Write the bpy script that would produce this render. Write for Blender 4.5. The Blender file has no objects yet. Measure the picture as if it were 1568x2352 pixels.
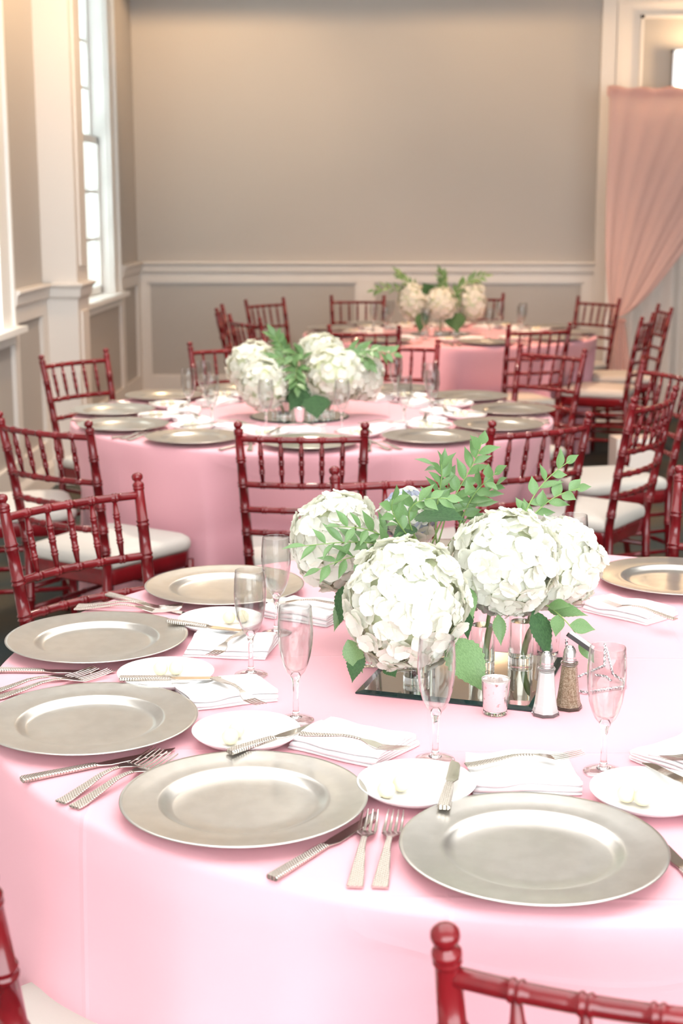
import bpy, bmesh, math, random
from mathutils import Vector, Matrix, Euler
R = math.radians
PI = math.pi
scene = bpy.context.scene
col = scene.collection
random.seed(7)

# ------------------------------------------------------------------ camera
cam_d = bpy.data.cameras.new('camera')
cam = bpy.data.objects.new('camera', cam_d)
col.objects.link(cam)
cam.location = (0, 0, 1.55)
cam.rotation_euler = (R(90 - 11.70), 0, R(1.58))
cam_d.sensor_fit = 'VERTICAL'
cam_d.sensor_height = 36.0
cam_d.sensor_width = 24.0
cam_d.lens = 36.0 * 3400 / 2352
cam_d.clip_start = 0.05
cam_d.dof.use_dof = True
cam_d.dof.focus_distance = 2.35
cam_d.dof.aperture_fstop = 6.3
scene.camera = cam

# ------------------------------------------------------------------ world, lights, exposure
world = bpy.data.worlds.new('world')
scene.world = world
world.use_nodes = True
bg = world.node_tree.nodes['Background']
bg.inputs[0].default_value = (0.93, 0.98, 1.0, 1)
bg.inputs[1].default_value = 1.8
vs = scene.view_settings
vs.view_transform = 'Standard'
vs.look = 'None'
vs.exposure = 2.05
vs.gamma = 1.0
vs.use_curve_mapping = False
scene.cycles.transparent_max_bounces = 32


def area(name, loc, rot, sx, sy, power, color):
    l = bpy.data.lights.new(name, 'AREA')
    l.shape = 'RECTANGLE'
    l.size, l.size_y = sx, sy
    l.energy = power
    l.color = color
    o = bpy.data.objects.new(name, l)
    col.objects.link(o)
    o.location = loc
    o.rotation_euler = rot
    return o


# camera flash bounced off the ceiling above and behind the photographer
area('bounced_flash', (0.35, 2.9, 3.24), (0, 0, 0), 3.8, 4.4, 38, (1.0, 0.98, 0.97))


def spot(name, loc, target, power, size, color, radius=0.05, blend=0.8):
    l = bpy.data.lights.new(name, 'SPOT')
    l.energy = power
    l.spot_size = R(size)
    l.spot_blend = blend
    l.shadow_soft_size = radius
    l.color = color
    o = bpy.data.objects.new(name, l)
    col.objects.link(o)
    o.location = loc
    d = Vector(target) - Vector(loc)
    o.rotation_euler = d.to_track_quat('-Z', 'Y').to_euler()
    return o


WARM = (1.0, 0.66, 0.36)
spot('downlight_or_fill', (-1.30, 10.1, 3.24), (-1.30, 11.45, 2.55), 20, 100, WARM, 0.045)
spot('downlight_or_fill', (0.70, 10.1, 3.24), (0.70, 11.45, 2.35), 13, 110, WARM, 0.045)
spot('downlight_or_fill', (-0.95, 7.7, 3.24), (-1.88, 7.7, 1.7), 25, 120, WARM, 0.08)
spot('downlight_or_fill', (0.9, 9.2, 3.24), (0.6, 9.3, 0.7), 42, 110, (1.0, 0.70, 0.44), 0.1)
spot('downlight_or_fill', (0.9, 7.3, 3.24), (0.6, 8.7, 0.4), 80, 95, (1.0, 0.50, 0.28), 0.3)  # added warm fill on the front of the far tablecloth, no fixture there
spot('downlight_or_fill', (-0.3, 6.3, 3.24), (-0.3, 6.0, 0.7), 60, 115, (1.0, 0.86, 0.72), 0.1)

# ------------------------------------------------------------------ materials


def new_mat(name):
    m = bpy.data.materials.new(name)
    m.use_nodes = True
    nt = m.node_tree
    b = nt.nodes['Principled BSDF']
    return m, nt, b


def pmat(name, color, rough=0.5, metal=0.0, bump=None, var=None, coat=0.0, spec=0.5, sheen=0.0, trans=0.0, ior=1.45, sss=0.0):
    """bump=(scale, strength, distance)   var=(scale, other colour)"""
    m, nt, b = new_mat(name)
    b.inputs['Base Color'].default_value = (*color, 1)
    b.inputs['Roughness'].default_value = rough
    b.inputs['Metallic'].default_value = metal
    b.inputs['Coat Weight'].default_value = coat
    b.inputs['Coat Roughness'].default_value = 0.08
    b.inputs['Specular IOR Level'].default_value = spec
    b.inputs['Sheen Weight'].default_value = sheen
    b.inputs['Transmission Weight'].default_value = trans
    b.inputs['IOR'].default_value = ior
    if bump or var:
        tc = nt.nodes.new('ShaderNodeTexCoord')
    if bump:
        n = nt.nodes.new('ShaderNodeTexNoise')
        n.inputs['Scale'].default_value = bump[0]
        n.inputs['Detail'].default_value = 3
        nt.links.new(tc.outputs['Object'], n.inputs['Vector'])
        bp = nt.nodes.new('ShaderNodeBump')
        bp.inputs['Strength'].default_value = bump[1]
        bp.inputs['Distance'].default_value = bump[2]
        nt.links.new(n.outputs['Fac'], bp.inputs['Height'])
        nt.links.new(bp.outputs['Normal'], b.inputs['Normal'])
    if var:
        n = nt.nodes.new('ShaderNodeTexNoise')
        n.inputs['Scale'].default_value = var[0]
        n.inputs['Detail'].default_value = 4
        nt.links.new(tc.outputs['Object'], n.inputs['Vector'])
        r = nt.nodes.new('ShaderNodeValToRGB')
        r.color_ramp.elements[0].position = 0.38
        r.color_ramp.elements[1].position = 0.62
        r.color_ramp.elements[0].color = (*color, 1)
        r.color_ramp.elements[1].color = (*var[1], 1)
        nt.links.new(n.outputs['Fac'], r.inputs['Fac'])
        nt.links.new(r.outputs['Color'], b.inputs['Base Color'])
    return m


def nd(nt, typ, **kw):
    n = nt.nodes.new(typ)
    for k, v in kw.items():
        setattr(n, k, v)
    return n


MAT = {}
MAT['wall'] = pmat('taupe_wall_paint', (0.47, 0.44, 0.41), 0.75, bump=(260, 0.12, 0.002))
MAT['trim'] = pmat('cream_trim_paint', (0.74, 0.70, 0.66), 0.45)
MAT['white_trim'] = pmat('white_window_paint', (0.85, 0.85, 0.83), 0.4)
MAT['ceiling'] = pmat('ceiling_paint', (0.80, 0.77, 0.73), 0.9)
MAT['wood'] = pmat('mahogany_lacquer', (0.185, 0.006, 0.010), 0.22, coat=0.35, var=(14, (0.125, 0.004, 0.007)))
MAT['cushion'] = pmat('ivory_cushion_fabric', (0.56, 0.53, 0.485), 0.85, bump=(500, 0.2, 0.001))
MAT['charger'] = pmat('silver_lacquer', (0.57, 0.555, 0.515), 0.28, metal=0.92, bump=(900, 0.06, 0.0006), var=(38, (0.61, 0.595, 0.555)))
MAT['steel'] = pmat('polished_steel', (0.62, 0.58, 0.53), 0.16, metal=1.0)
MAT['porcelain'] = pmat('white_porcelain', (0.86, 0.86, 0.85), 0.12, coat=0.3)
MAT['butter'] = pmat('butter', (0.78, 0.70, 0.50), 0.45)
MAT['napkin'] = pmat('white_napkin_cotton', (0.86, 0.86, 0.86), 0.9, bump=(600, 0.2, 0.0006))
MAT['leaf'] = pmat('ruscus_green', (0.105, 0.20, 0.070), 0.4, var=(25, (0.15, 0.27, 0.105)))
MAT['leaf_dark'] = pmat('hydrangea_leaf_green', (0.035, 0.10, 0.035), 0.5, var=(18, (0.065, 0.16, 0.055)), bump=(90, 0.5, 0.003))
MAT['stem'] = pmat('stem_green', (0.22, 0.34, 0.10), 0.5)
MAT['core'] = pmat('floret_core_green', (0.66, 0.70, 0.50), 0.8)
MAT['black_iron'] = pmat('dark_metal', (0.05, 0.055, 0.055), 0.35, metal=0.5)
MAT['wire'] = pmat('galvanised_wire', (0.6, 0.6, 0.62), 0.25, metal=1.0)
MAT['salt'] = pmat('table_salt', (0.9, 0.89, 0.88), 0.9)
MAT['pepper'] = pmat('ground_pepper', (0.58, 0.47, 0.34), 0.9, var=(420, (0.30, 0.20, 0.12)))
MAT['mirror'] = pmat('mirror_silver', (0.72, 0.70, 0.64), 0.02, metal=1.0)
MAT['mirror_edge'] = pmat('mirror_edge_glass', (0.012, 0.03, 0.03), 0.1)
MAT['rubber'] = pmat('dark_foot', (0.02, 0.02, 0.02), 0.6)
MAT['chrome'] = pmat('brushed_chrome', (0.62, 0.6, 0.6), 0.25, metal=1.0)


def handle_mat():
    m, nt, b = new_mat('crosshatched_steel')
    b.inputs['Base Color'].default_value = (0.62, 0.57, 0.51, 1)
    b.inputs['Metallic'].default_value = 1.0
    b.inputs['Roughness'].default_value = 0.22
    tc = nd(nt, 'ShaderNodeTexCoord')
    outs = []
    for a in (50, -50):
        mp = nd(nt, 'ShaderNodeMapping')
        mp.inputs['Rotation'].default_value = (0, 0, R(a))
        w = nd(nt, 'ShaderNodeTexWave')
        w.inputs['Scale'].default_value = 95
        nt.links.new(tc.outputs['Object'], mp.inputs['Vector'])
        nt.links.new(mp.outputs['Vector'], w.inputs['Vector'])
        outs.append(w.outputs['Fac'])
    mx = nd(nt, 'ShaderNodeMath', operation='MAXIMUM')
    nt.links.new(outs[0], mx.inputs[0])
    nt.links.new(outs[1], mx.inputs[1])
    bp = nd(nt, 'ShaderNodeBump')
    bp.inputs['Strength'].default_value = 0.9
    bp.inputs['Distance'].default_value = 0.0012
    nt.links.new(mx.outputs[0], bp.inputs['Height'])
    nt.links.new(bp.outputs['Normal'], b.inputs['Normal'])
    return m


MAT['handle'] = handle_mat()


def cloth_mat():
    m, nt, b = new_mat('pink_polyester_cloth')
    b.inputs['Base Color'].default_value = (0.81, 0.415, 0.475, 1)
    b.inputs['Roughness'].default_value = 0.7
    b.inputs['Sheen Weight'].default_value = 0.15
    b.inputs['Sheen Roughness'].default_value = 0.4
    tc = nd(nt, 'ShaderNodeTexCoord')
    sp = nd(nt, 'ShaderNodeSeparateXYZ')
    nt.links.new(tc.outputs['Object'], sp.inputs[0])
    acc = None
    for ax, off in (('X', 0.17), ('Y', 0.405)):      # ironed fold creases, a grid 0.47 m wide
        a = nd(nt, 'ShaderNodeMath', operation='ADD')
        a.inputs[1].default_value = off + 10 * 0.47
        nt.links.new(sp.outputs[ax], a.inputs[0])
        mo = nd(nt, 'ShaderNodeMath', operation='PINGPONG')
        mo.inputs[1].default_value = 0.235
        nt.links.new(a.outputs[0], mo.inputs[0])
        mr = nd(nt, 'ShaderNodeMapRange')
        mr.inputs[1].default_value = 0.0
        mr.inputs[2].default_value = 0.006
        mr.inputs[3].default_value = 1.0
        mr.inputs[4].default_value = 0.0
        nt.links.new(mo.outputs[0], mr.inputs[0])
        if acc is None:
            acc = mr.outputs[0]
        else:
            s = nd(nt, 'ShaderNodeMath', operation='MAXIMUM')
            nt.links.new(acc, s.inputs[0])
            nt.links.new(mr.outputs[0], s.inputs[1])
            acc = s.outputs[0]
    n1 = nd(nt, 'ShaderNodeTexNoise')
    n1.inputs['Scale'].default_value = 6
    nt.links.new(tc.outputs['Object'], n1.inputs['Vector'])
    n2 = nd(nt, 'ShaderNodeTexNoise')
    n2.inputs['Scale'].default_value = 900
    nt.links.new(tc.outputs['Object'], n2.inputs['Vector'])
    b1 = nd(nt, 'ShaderNodeBump')
    b1.inputs['Strength'].default_value = 0.35
    b1.inputs['Distance'].default_value = 0.0022
    nt.links.new(acc, b1.inputs['Height'])
    b2 = nd(nt, 'ShaderNodeBump')
    b2.inputs['Strength'].default_value = 0.3
    b2.inputs['Distance'].default_value = 0.01
    nt.links.new(n1.outputs['Fac'], b2.inputs['Height'])
    nt.links.new(b1.outputs['Normal'], b2.inputs['Normal'])
    b3 = nd(nt, 'ShaderNodeBump')
    b3.inputs['Strength'].default_value = 0.15
    b3.inputs['Distance'].default_value = 0.0005
    nt.links.new(n2.outputs['Fac'], b3.inputs['Height'])
    nt.links.new(b2.outputs['Normal'], b3.inputs['Normal'])
    nt.links.new(b3.outputs['Normal'], b.inputs['Normal'])
    return m


MAT['cloth'] = cloth_mat()


def glass_mat(name, color=(1, 1, 1), rough=0.0, ior=1.45):
    m, nt, b = new_mat(name)
    nt.nodes.remove(b)
    g = nd(nt, 'ShaderNodeBsdfGlass')
    g.inputs['Color'].default_value = (*color, 1)
    g.inputs['Roughness'].default_value = rough
    g.inputs['IOR'].default_value = ior
    nt.links.new(g.outputs[0], nt.nodes['Material Output'].inputs[0])
    return m


MAT['glass'] = glass_mat('clear_glass', (0.99, 0.99, 0.99))


def thin_glass_mat():
    m, nt, b = new_mat('thin_flute_glass')
    nt.nodes.remove(b)
    t = nd(nt, 'ShaderNodeBsdfTransparent')
    t.inputs[0].default_value = (0.93, 0.93, 0.925, 1)
    g = nd(nt, 'ShaderNodeBsdfGlossy')
    g.inputs['Roughness'].default_value = 0.02
    lw = nd(nt, 'ShaderNodeLayerWeight')
    pw = nd(nt, 'ShaderNodeMath', operation='POWER')
    pw.inputs[1].default_value = 2.1
    nt.links.new(lw.outputs['Facing'], pw.inputs[0])
    ma = nd(nt, 'ShaderNodeMath', operation='MULTIPLY_ADD')
    ma.inputs[1].default_value = 0.95
    ma.inputs[2].default_value = 0.03
    nt.links.new(pw.outputs[0], ma.inputs[0])
    mx = nd(nt, 'ShaderNodeMixShader')
    nt.links.new(ma.outputs[0], mx.inputs[0])
    nt.links.new(t.outputs[0], mx.inputs[1])
    nt.links.new(g.outputs[0], mx.inputs[2])
    nt.links.new(mx.outputs[0], nt.nodes['Material Output'].inputs[0])
    return m


MAT['thin_glass'] = thin_glass_mat()
MAT['water'] = glass_mat('water', (0.97, 0.99, 0.97), 0, 1.33)
MAT['pane'] = None


def pane_mat():
    m, nt, b = new_mat('window_pane_glass')
    nt.nodes.remove(b)
    t = nd(nt, 'ShaderNodeBsdfTransparent')
    t.inputs[0].default_value = (0.93, 0.97, 0.96, 1)
    g = nd(nt, 'ShaderNodeBsdfGlossy')
    g.inputs['Roughness'].default_value = 0.02
    mx = nd(nt, 'ShaderNodeMixShader')
    mx.inputs[0].default_value = 0.06
    nt.links.new(t.outputs[0], mx.inputs[1])
    nt.links.new(g.outputs[0], mx.inputs[2])
    nt.links.new(mx.outputs[0], nt.nodes['Material Output'].inputs[0])
    return m


MAT['pane'] = pane_mat()


def sheer_mat(name, color, see, trans, tcol=None):
    m, nt, b = new_mat(name)
    b.inputs['Base Color'].default_value = (*color, 1)
    b.inputs['Roughness'].default_value = 0.8
    tl = nd(nt, 'ShaderNodeBsdfTranslucent')
    tl.inputs[0].default_value = (*(tcol or color), 1)
    m1 = nd(nt, 'ShaderNodeMixShader')
    m1.inputs[0].default_value = trans
    nt.links.new(b.outputs[0], m1.inputs[1])
    nt.links.new(tl.outputs[0], m1.inputs[2])
    tp = nd(nt, 'ShaderNodeBsdfTransparent')
    m2 = nd(nt, 'ShaderNodeMixShader')
    m2.inputs[0].default_value = see
    nt.links.new(m1.outputs[0], m2.inputs[1])
    nt.links.new(tp.outputs[0], m2.inputs[2])
    nt.links.new(m2.outputs[0], nt.nodes['Material Output'].inputs[0])
    return m


MAT['pink_sheer'] = sheer_mat('pink_chiffon', (0.88, 0.57, 0.51), 0.15, 0.3)
MAT['petal'] = sheer_mat('hydrangea_white', (0.79, 0.79, 0.73), 0.0, 0.33, (0.78, 0.80, 0.62))
MAT['petal_blue'] = sheer_mat('hydrangea_pale_blue', (0.52, 0.56, 0.70), 0.0, 0.3)
MAT['white_sheer'] = sheer_mat('white_voile', (0.82, 0.79, 0.76), 0.08, 0.35)


def mercury_mat():
    m, nt, b = new_mat('mercury_glass')
    b.inputs['Metallic'].default_value = 0.85
    b.inputs['Roughness'].default_value = 0.2
    tc = nd(nt, 'ShaderNodeTexCoord')
    n = nd(nt, 'ShaderNodeTexNoise')
    n.inputs['Scale'].default_value = 160
    n.inputs['Detail'].default_value = 5
    nt.links.new(tc.outputs['Object'], n.inputs['Vector'])
    r = nd(nt, 'ShaderNodeValToRGB')
    r.color_ramp.elements[0].position = 0.60
    r.color_ramp.elements[0].color = (0.86, 0.80, 0.79, 1)
    r.color_ramp.elements[1].position = 0.72
    r.color_ramp.elements[1].color = (0.32, 0.27, 0.24, 1)
    nt.links.new(n.outputs['Fac'], r.inputs['Fac'])
    nt.links.new(r.outputs['Color'], b.inputs['Base Color'])
    return m


MAT['mercury'] = mercury_mat()


def carpet_mat():
    m, nt, b = new_mat('patterned_carpet')
    b.inputs['Roughness'].default_value = 0.95
    tc = nd(nt, 'ShaderNodeTexCoord')
    v = nd(nt, 'ShaderNodeTexVoronoi')
    v.inputs['Scale'].default_value = 2.2
    nt.links.new(tc.outputs['Object'], v.inputs['Vector'])
    r = nd(nt, 'ShaderNodeValToRGB')
    cr = r.color_ramp
    cr.elements[0].position = 0.0
    cr.elements[0].color = (0.13, 0.10, 0.05, 1)
    cr.elements[1].position = 0.75
    cr.elements[1].color = (0.035, 0.055, 0.055, 1)
    e = cr.elements.new(0.33)
    e.color = (0.09, 0.075, 0.045, 1)
    nt.links.new(v.outputs['Distance'], r.inputs['Fac'])
    n = nd(nt, 'ShaderNodeTexNoise')
    n.inputs['Scale'].default_value = 350
    nt.links.new(tc.outputs['Object'], n.inputs['Vector'])
    mx = nd(nt, 'ShaderNodeMixRGB', blend_type='MULTIPLY')
    mx.inputs[0].default_value = 0.6
    nt.links.new(r.outputs['Color'], mx.inputs[1])
    nt.links.new(n.outputs['Color'], mx.inputs[2])
    nt.links.new(mx.outputs[0], b.inputs['Base Color'])
    bp = nd(nt, 'ShaderNodeBump')
    bp.inputs['Strength'].default_value = 0.6
    bp.inputs['Distance'].default_value = 0.004
    nt.links.new(n.outputs['Fac'], bp.inputs['Height'])
    nt.links.new(bp.outputs['Normal'], b.inputs['Normal'])
    return m


MAT['carpet'] = carpet_mat()


def lamp_mat():
    m, nt, b = new_mat('lit_sconce_glass')
    b.inputs['Base Color'].default_value = (0.9, 0.8, 0.6, 1)
    b.inputs['Emission Color'].default_value = (1.0, 0.80, 0.50, 1)
    b.inputs['Emission Strength'].default_value = 3.0
    return m


MAT['lit'] = lamp_mat()

# ------------------------------------------------------------------ geometry helpers


def merge(*gs):
    V, F = [], []
    for v, f in gs:
        o = len(V)
        V += list(v)
        F += [tuple(i + o for i in q) for q in f]
    return V, F


def xf(g, mat):
    return [tuple(mat @ Vector(p)) for p in g[0]], g[1]


def box(x0, x1, y0, y1, z0, z1):
    v = [(x0, y0, z0), (x1, y0, z0), (x1, y1, z0), (x0, y1, z0), (x0, y0, z1), (x1, y0, z1), (x1, y1, z1), (x0, y1, z1)]
    f = [(3, 2, 1, 0), (4, 5, 6, 7), (0, 1, 5, 4), (1, 2, 6, 5), (2, 3, 7, 6), (3, 0, 4, 7)]
    return v, f


def lathe(prof, n=32, closed=False):
    """prof: (radius, z) pairs; r=0 at an end closes it."""
    V, F, rings = [], [], []
    for r, z in prof:
        if r <= 1e-7:
            rings.append([len(V)])
            V.append((0, 0, z))
        else:
            rings.append(list(range(len(V), len(V) + n)))
            V += [(r * math.cos(2 * PI * i / n), r * math.sin(2 * PI * i / n), z) for i in range(n)]
    pairs = list(zip(rings, rings[1:]))
    if closed:
        pairs.append((rings[-1], rings[0]))
    for a, b in pairs:
        for i in range(n):
            j = (i + 1) % n
            if len(a) == 1 and len(b) == 1:
                continue
            if len(a) == 1:
                F.append((a[0], b[j], b[i]))
            elif len(b) == 1:
                F.append((a[i], a[j], b[0]))
            else:
                F.append((a[i], a[j], b[j], b[i]))
    return V, F


def tube(pts, rads, n=10, cap=True):
    pts = [Vector(p) for p in pts]
    if not isinstance(rads, (list, tuple)):
        rads = [rads] * len(pts)
    V, F = [], []
    nrm = None
    for k, p in enumerate(pts):
        if k == 0:
            t = pts[1] - pts[0]
        elif k == len(pts) - 1:
            t = pts[-1] - pts[-2]
        else:
            t = pts[k + 1] - pts[k - 1]
        if t.length < 1e-9:
            t = Vector((0, 0, 1))
        t.normalize()
        if nrm is None:
            a = Vector((1, 0, 0)) if abs(t.x) < 0.8 else Vector((0, 1, 0))
            nrm = (a - t * a.dot(t)).normalized()
        else:
            nrm = (nrm - t * nrm.dot(t)).normalized()
        bn = t.cross(nrm)
        for i in range(n):
            c, s = math.cos(2 * PI * i / n), math.sin(2 * PI * i / n)
            V.append(tuple(p + (nrm * c + bn * s) * rads[k]))
    for k in range(len(pts) - 1):
        for i in range(n):
            j = (i + 1) % n
            F.append((k * n + i, k * n + j, (k + 1) * n + j, (k + 1) * n + i))
    if cap:
        F.append(tuple(reversed(range(n))))
        o = (len(pts) - 1) * n
        F.append(tuple(o + i for i in range(n)))
    return V, F


def mesh(name, g, mat, smooth=True):
    me = bpy.data.meshes.new(name)
    me.from_pydata([tuple(p) for p in g[0]], [], g[1])
    me.materials.append(MAT[mat] if isinstance(mat, str) else mat)
    me.update()
    bm = bmesh.new()
    bm.from_mesh(me)
    bmesh.ops.recalc_face_normals(bm, faces=bm.faces)
    bm.to_mesh(me)
    bm.free()
    if smooth:
        me.shade_smooth()
        if smooth == 'auto':
            me.set_sharp_from_angle(angle=R(40))
    return me


def obj(name, me, parent=None):
    o = bpy.data.objects.new(name, me)
    col.objects.link(o)
    if parent:
        o.parent = parent
    return o


def part(name, g, mat, parent=None, smooth='auto'):
    return obj(name, mesh(name, g, mat, smooth), parent)


def tag(o, label=None, cat=None, group=None, kind=None):
    if label:
        o['label'] = label
    if cat:
        o['category'] = cat
    if group:
        o['group'] = group
    if kind:
        o['kind'] = kind
    return o


def thing(name, loc, rz, label, cat, group=None):
    o = bpy.data.objects.new(name, None)
    o.empty_display_size = 0.05
    col.objects.link(o)
    o.location = loc
    o.rotation_euler = (0, 0, rz)
    return tag(o, label, cat, group)


def copy_tree(o, parent=None):
    c = o.copy()
    col.objects.link(c)
    c.parent = parent
    for ch in list(o.children):
        copy_tree(ch, c)
    return c


def place(proto, used, loc, rz, label=None, group=None):
    o = proto if not used else copy_tree(proto)
    o.location = loc
    o.rotation_euler = (0, 0, rz)
    if label:
        o['label'] = label
    if group:
        o['group'] = group
    return o


class Proto:
    """first placement uses the prototype itself, later ones are copies with their parts"""

    def __init__(self, maker):
        self.maker, self.o, self.used = maker, None, False

    def __call__(self, loc, rz, label, group=None, rot=None):
        if self.o is None:
            self.o = self.maker()
        o = place(self.o, self.used, loc, rz, label, group)
        if rot:
            o.rotation_euler = rot
        self.used = True
        return o


def struct(name, g, mat, label=None, parent=None, smooth='auto'):
    o = part(name, g, mat, parent, smooth)
    if parent is None:
        o['kind'] = 'structure'
        if label:
            o['label'] = label
    return o


# ================================================================== THE ROOM
XW, YB, ZC = -1.88, 11.45, 3.30      # left wall, back wall, ceiling
XR, YR = 5.6, -2.6
RAIL = 1.13

struct('floor', box(XW - 0.3, XR, YR, YB + 0.2, -0.1, 0.0), 'carpet', 'dark olive patterned carpet')
struct('ceiling', box(XW - 0.3, XR, YR, YB + 0.2, ZC, ZC + 0.1), 'ceiling', 'pale ceiling')
struct('trim_1', box(XW, XR, 10.55, 10.75, 3.13, ZC), 'ceiling', 'ceiling beam in front of the back wall')
struct('wall_right', box(XR, XR + 0.1, YR, YB + 0.2, 0, ZC), 'wall', 'taupe side wall')

# ---- back wall with wainscot
wb = struct('wall_back', box(XW - 0.3, 1.60, YB, YB + 0.2, 0, ZC), 'wall', 'taupe back wall above cream wainscot')
yf = YB - 0.022                       # face of the wainscot frame


def cap_profile(depth):
    """chair rail section: (out from the wall, z)"""
    return [(0, RAIL), (depth + 0.035, RAIL), (depth + 0.04, RAIL - 0.012), (depth + 0.022, RAIL - 0.032),
            (depth + 0.018, RAIL - 0.075), (depth + 0.004, RAIL - 0.085), (depth, RAIL - 0.1), (0, RAIL - 0.1)]


def extrude_profile(prof, p0, p1, out):
    """prof (d, z) swept from p0 to p1 (2-D), pushed along the 2-D normal out"""
    V, F = [], []
    n = len(prof)
    for p in (p0, p1):
        for d, z in prof:
            V.append((p[0] + out[0] * d, p[1] + out[1] * d, z))
    for i in range(n):
        j = (i + 1) % n
        F.append((i, j, n + j, n + i))
    F.append(tuple(range(n)))
    F.append(tuple(reversed(range(n, 2 * n))))
    return V, F


part('chair_rail', extrude_profile(cap_profile(0.022), (XW, YB), (1.60, YB), (0, -1)), 'trim', wb, False)
part('wainscot_rail', box(XW, 1.60, yf, YB, 0.975, RAIL - 0.09), 'trim', wb, False)
part('wainscot_rail', box(XW, 1.60, yf, YB, 0.14, 0.252), 'trim', wb, False)
for x0, x1 in ((XW, -1.796), (-0.202, -0.069), (1.524, 1.60)):
    part('stile', box(x0, x1, yf, YB, 0.252, 0.975), 'trim', wb, False)
for x0, x1 in ((-1.796, -0.202), (-0.069, 1.524)):
    g = merge(box(x0, x1, YB - 0.012, YB, 0.252, 0.264), box(x0, x1, YB - 0.012, YB, 0.963, 0.975),
              box(x0, x0 + 0.012, YB - 0.012, YB, 0.252, 0.975), box(x1 - 0.012, x1, YB - 0.012, YB, 0.252, 0.975))
    part('panel_moulding', g, 'trim', wb, False)
struct('baseboard_back', extrude_profile([(0, 0), (0.035, 0), (0.035, 0.115), (0.028, 0.135), (0.022, 0.15), (0, 0.15)], (XW, YB), (1.60, YB), (0, -1)), 'trim', 'cream baseboard along the back wall', smooth=False)

# ---- white panelled wall section with the lamp, right of the taupe wall
wp = struct('wall_panelled', box(1.60, XR, YB, YB + 0.2, 0, ZC), 'trim', 'cream panelled wall section behind the drape')
part('pilaster', box(1.60, 1.70, YB - 0.05, YB, 0, ZC), 'trim', wp, False)
part('moulding', box(1.715, 1.735, YB - 0.022, YB, 0, ZC), 'trim', wp, False)
part('moulding', box(1.70, 5.5, YB - 0.02, YB, 3.0, 3.022), 'trim', wp, False)
part('wall_panel', box(1.905, 3.6, YB - 0.004, YB, 0.3, 2.895), 'wall', wp, False)
part('moulding', merge(box(1.885, 1.908, YB - 0.028, YB, 0.3, 2.918), box(1.885, 3.62, YB - 0.028, YB, 2.895, 2.918)), 'trim', wp, False)

# ---- left wall with two windows
WIN = [(6.15, 7.24), (9.20, 10.33)]           # clear openings along Y
Z0, Z1 = 0.955, 2.98
g = []
ys = [YR, WIN[0][0], WIN[0][1], WIN[1][0], WIN[1][1], YB + 0.2]
for a, b in ((0, 1), (2, 3), (4, 5)):
    g.append(box(XW - 0.3, XW, ys[a], ys[b], 0, ZC))
for a, b in WIN:
    g.append(box(XW - 0.3, XW, a, b, 0, Z0 - 0.03))
    g.append(box(XW - 0.3, XW, a, b, Z1, ZC))
wl = struct('wall_left', merge(*g), 'wall', 'taupe window wall with cream wainscot', smooth=False)
xo = XW + 0.022


def left_run(y0, y1):
    part('chair_rail', extrude_profile(cap_profile(0.022), (XW, y0), (XW, y1), (1, 0)), 'trim', wl, False)
    part('wainscot_rail', box(XW, xo, y0, y1, 0.96, RAIL - 0.09), 'trim', wl, False)


left_run(7.46, 8.228)
left_run(10.60, YB - 0.02)
part('wainscot_rail', box(XW, xo, 0, YB - 0.02, 0.14, 0.262), 'trim', wl, False)
for y0, y1 in ((8.10, 8.228), (8.54, 8.66), (11.32, YB - 0.02), (10.60, 10.72), (5.70, 5.82), (7.46, 7.56)):
    part('stile', box(XW, xo, y0, y1, 0.262, 0.96), 'trim', wl, False)
struct('baseboard_left', merge(
    extrude_profile([(0, 0), (0.035, 0), (0.035, 0.115), (0.028, 0.135), (0.022, 0.15), (0, 0.15)], (XW, 0), (XW, 8.2), (1, 0)),
    extrude_profile([(0, 0), (0.035, 0), (0.035, 0.115), (0.028, 0.135), (0.022, 0.15), (0, 0.15)], (XW, 8.56), (XW, YB - 0.03), (1, 0))), 'trim', 'cream baseboard along the window wall', smooth=False)

# pilaster between the windows
px = -1.688
pl = struct('trim_2', box(XW, px, 8.228, 8.54, 0, ZC), 'trim', 'square cream pilaster between the windows', smooth=False)
prof = [(d + 0.0, z) for d, z in cap_profile(0.0)]
out = 0.036
capg = []
for (d0, z0), (d1, z1) in zip(prof[1:-2], prof[2:-1]):
    v = []
    for d, z in ((d0, z0), (d1, z1)):
        v += [(XW, 8.228 - d, z), (px + d, 8.228 - d, z), (px + d, 8.54 + d, z), (XW, 8.54 + d, z)]
    capg.append((v, [(0, 1, 5, 4), (1, 2, 6, 5), (2, 3, 7, 6)]))
d = prof[1][0]
capg.append(([(XW, 8.228 - d, RAIL), (px + d, 8.228 - d, RAIL), (px + d, 8.54 + d, RAIL), (XW, 8.54 + d, RAIL)], [(0, 1, 2, 3)]))
part('chair_rail', merge(*capg), 'trim', pl, False)
part('panel_moulding', box(px, px + 0.012, 8.30, 8.47, 1.22, 3.1), 'trim', pl, False)
part('panel_moulding', box(px, px + 0.012, 8.30, 8.47, 0.2, 0.97), 'trim', pl, False)
part('plinth', box(XW, px + 0.02, 8.208, 8.56, 0, 0.15), 'trim', pl, False)

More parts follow.
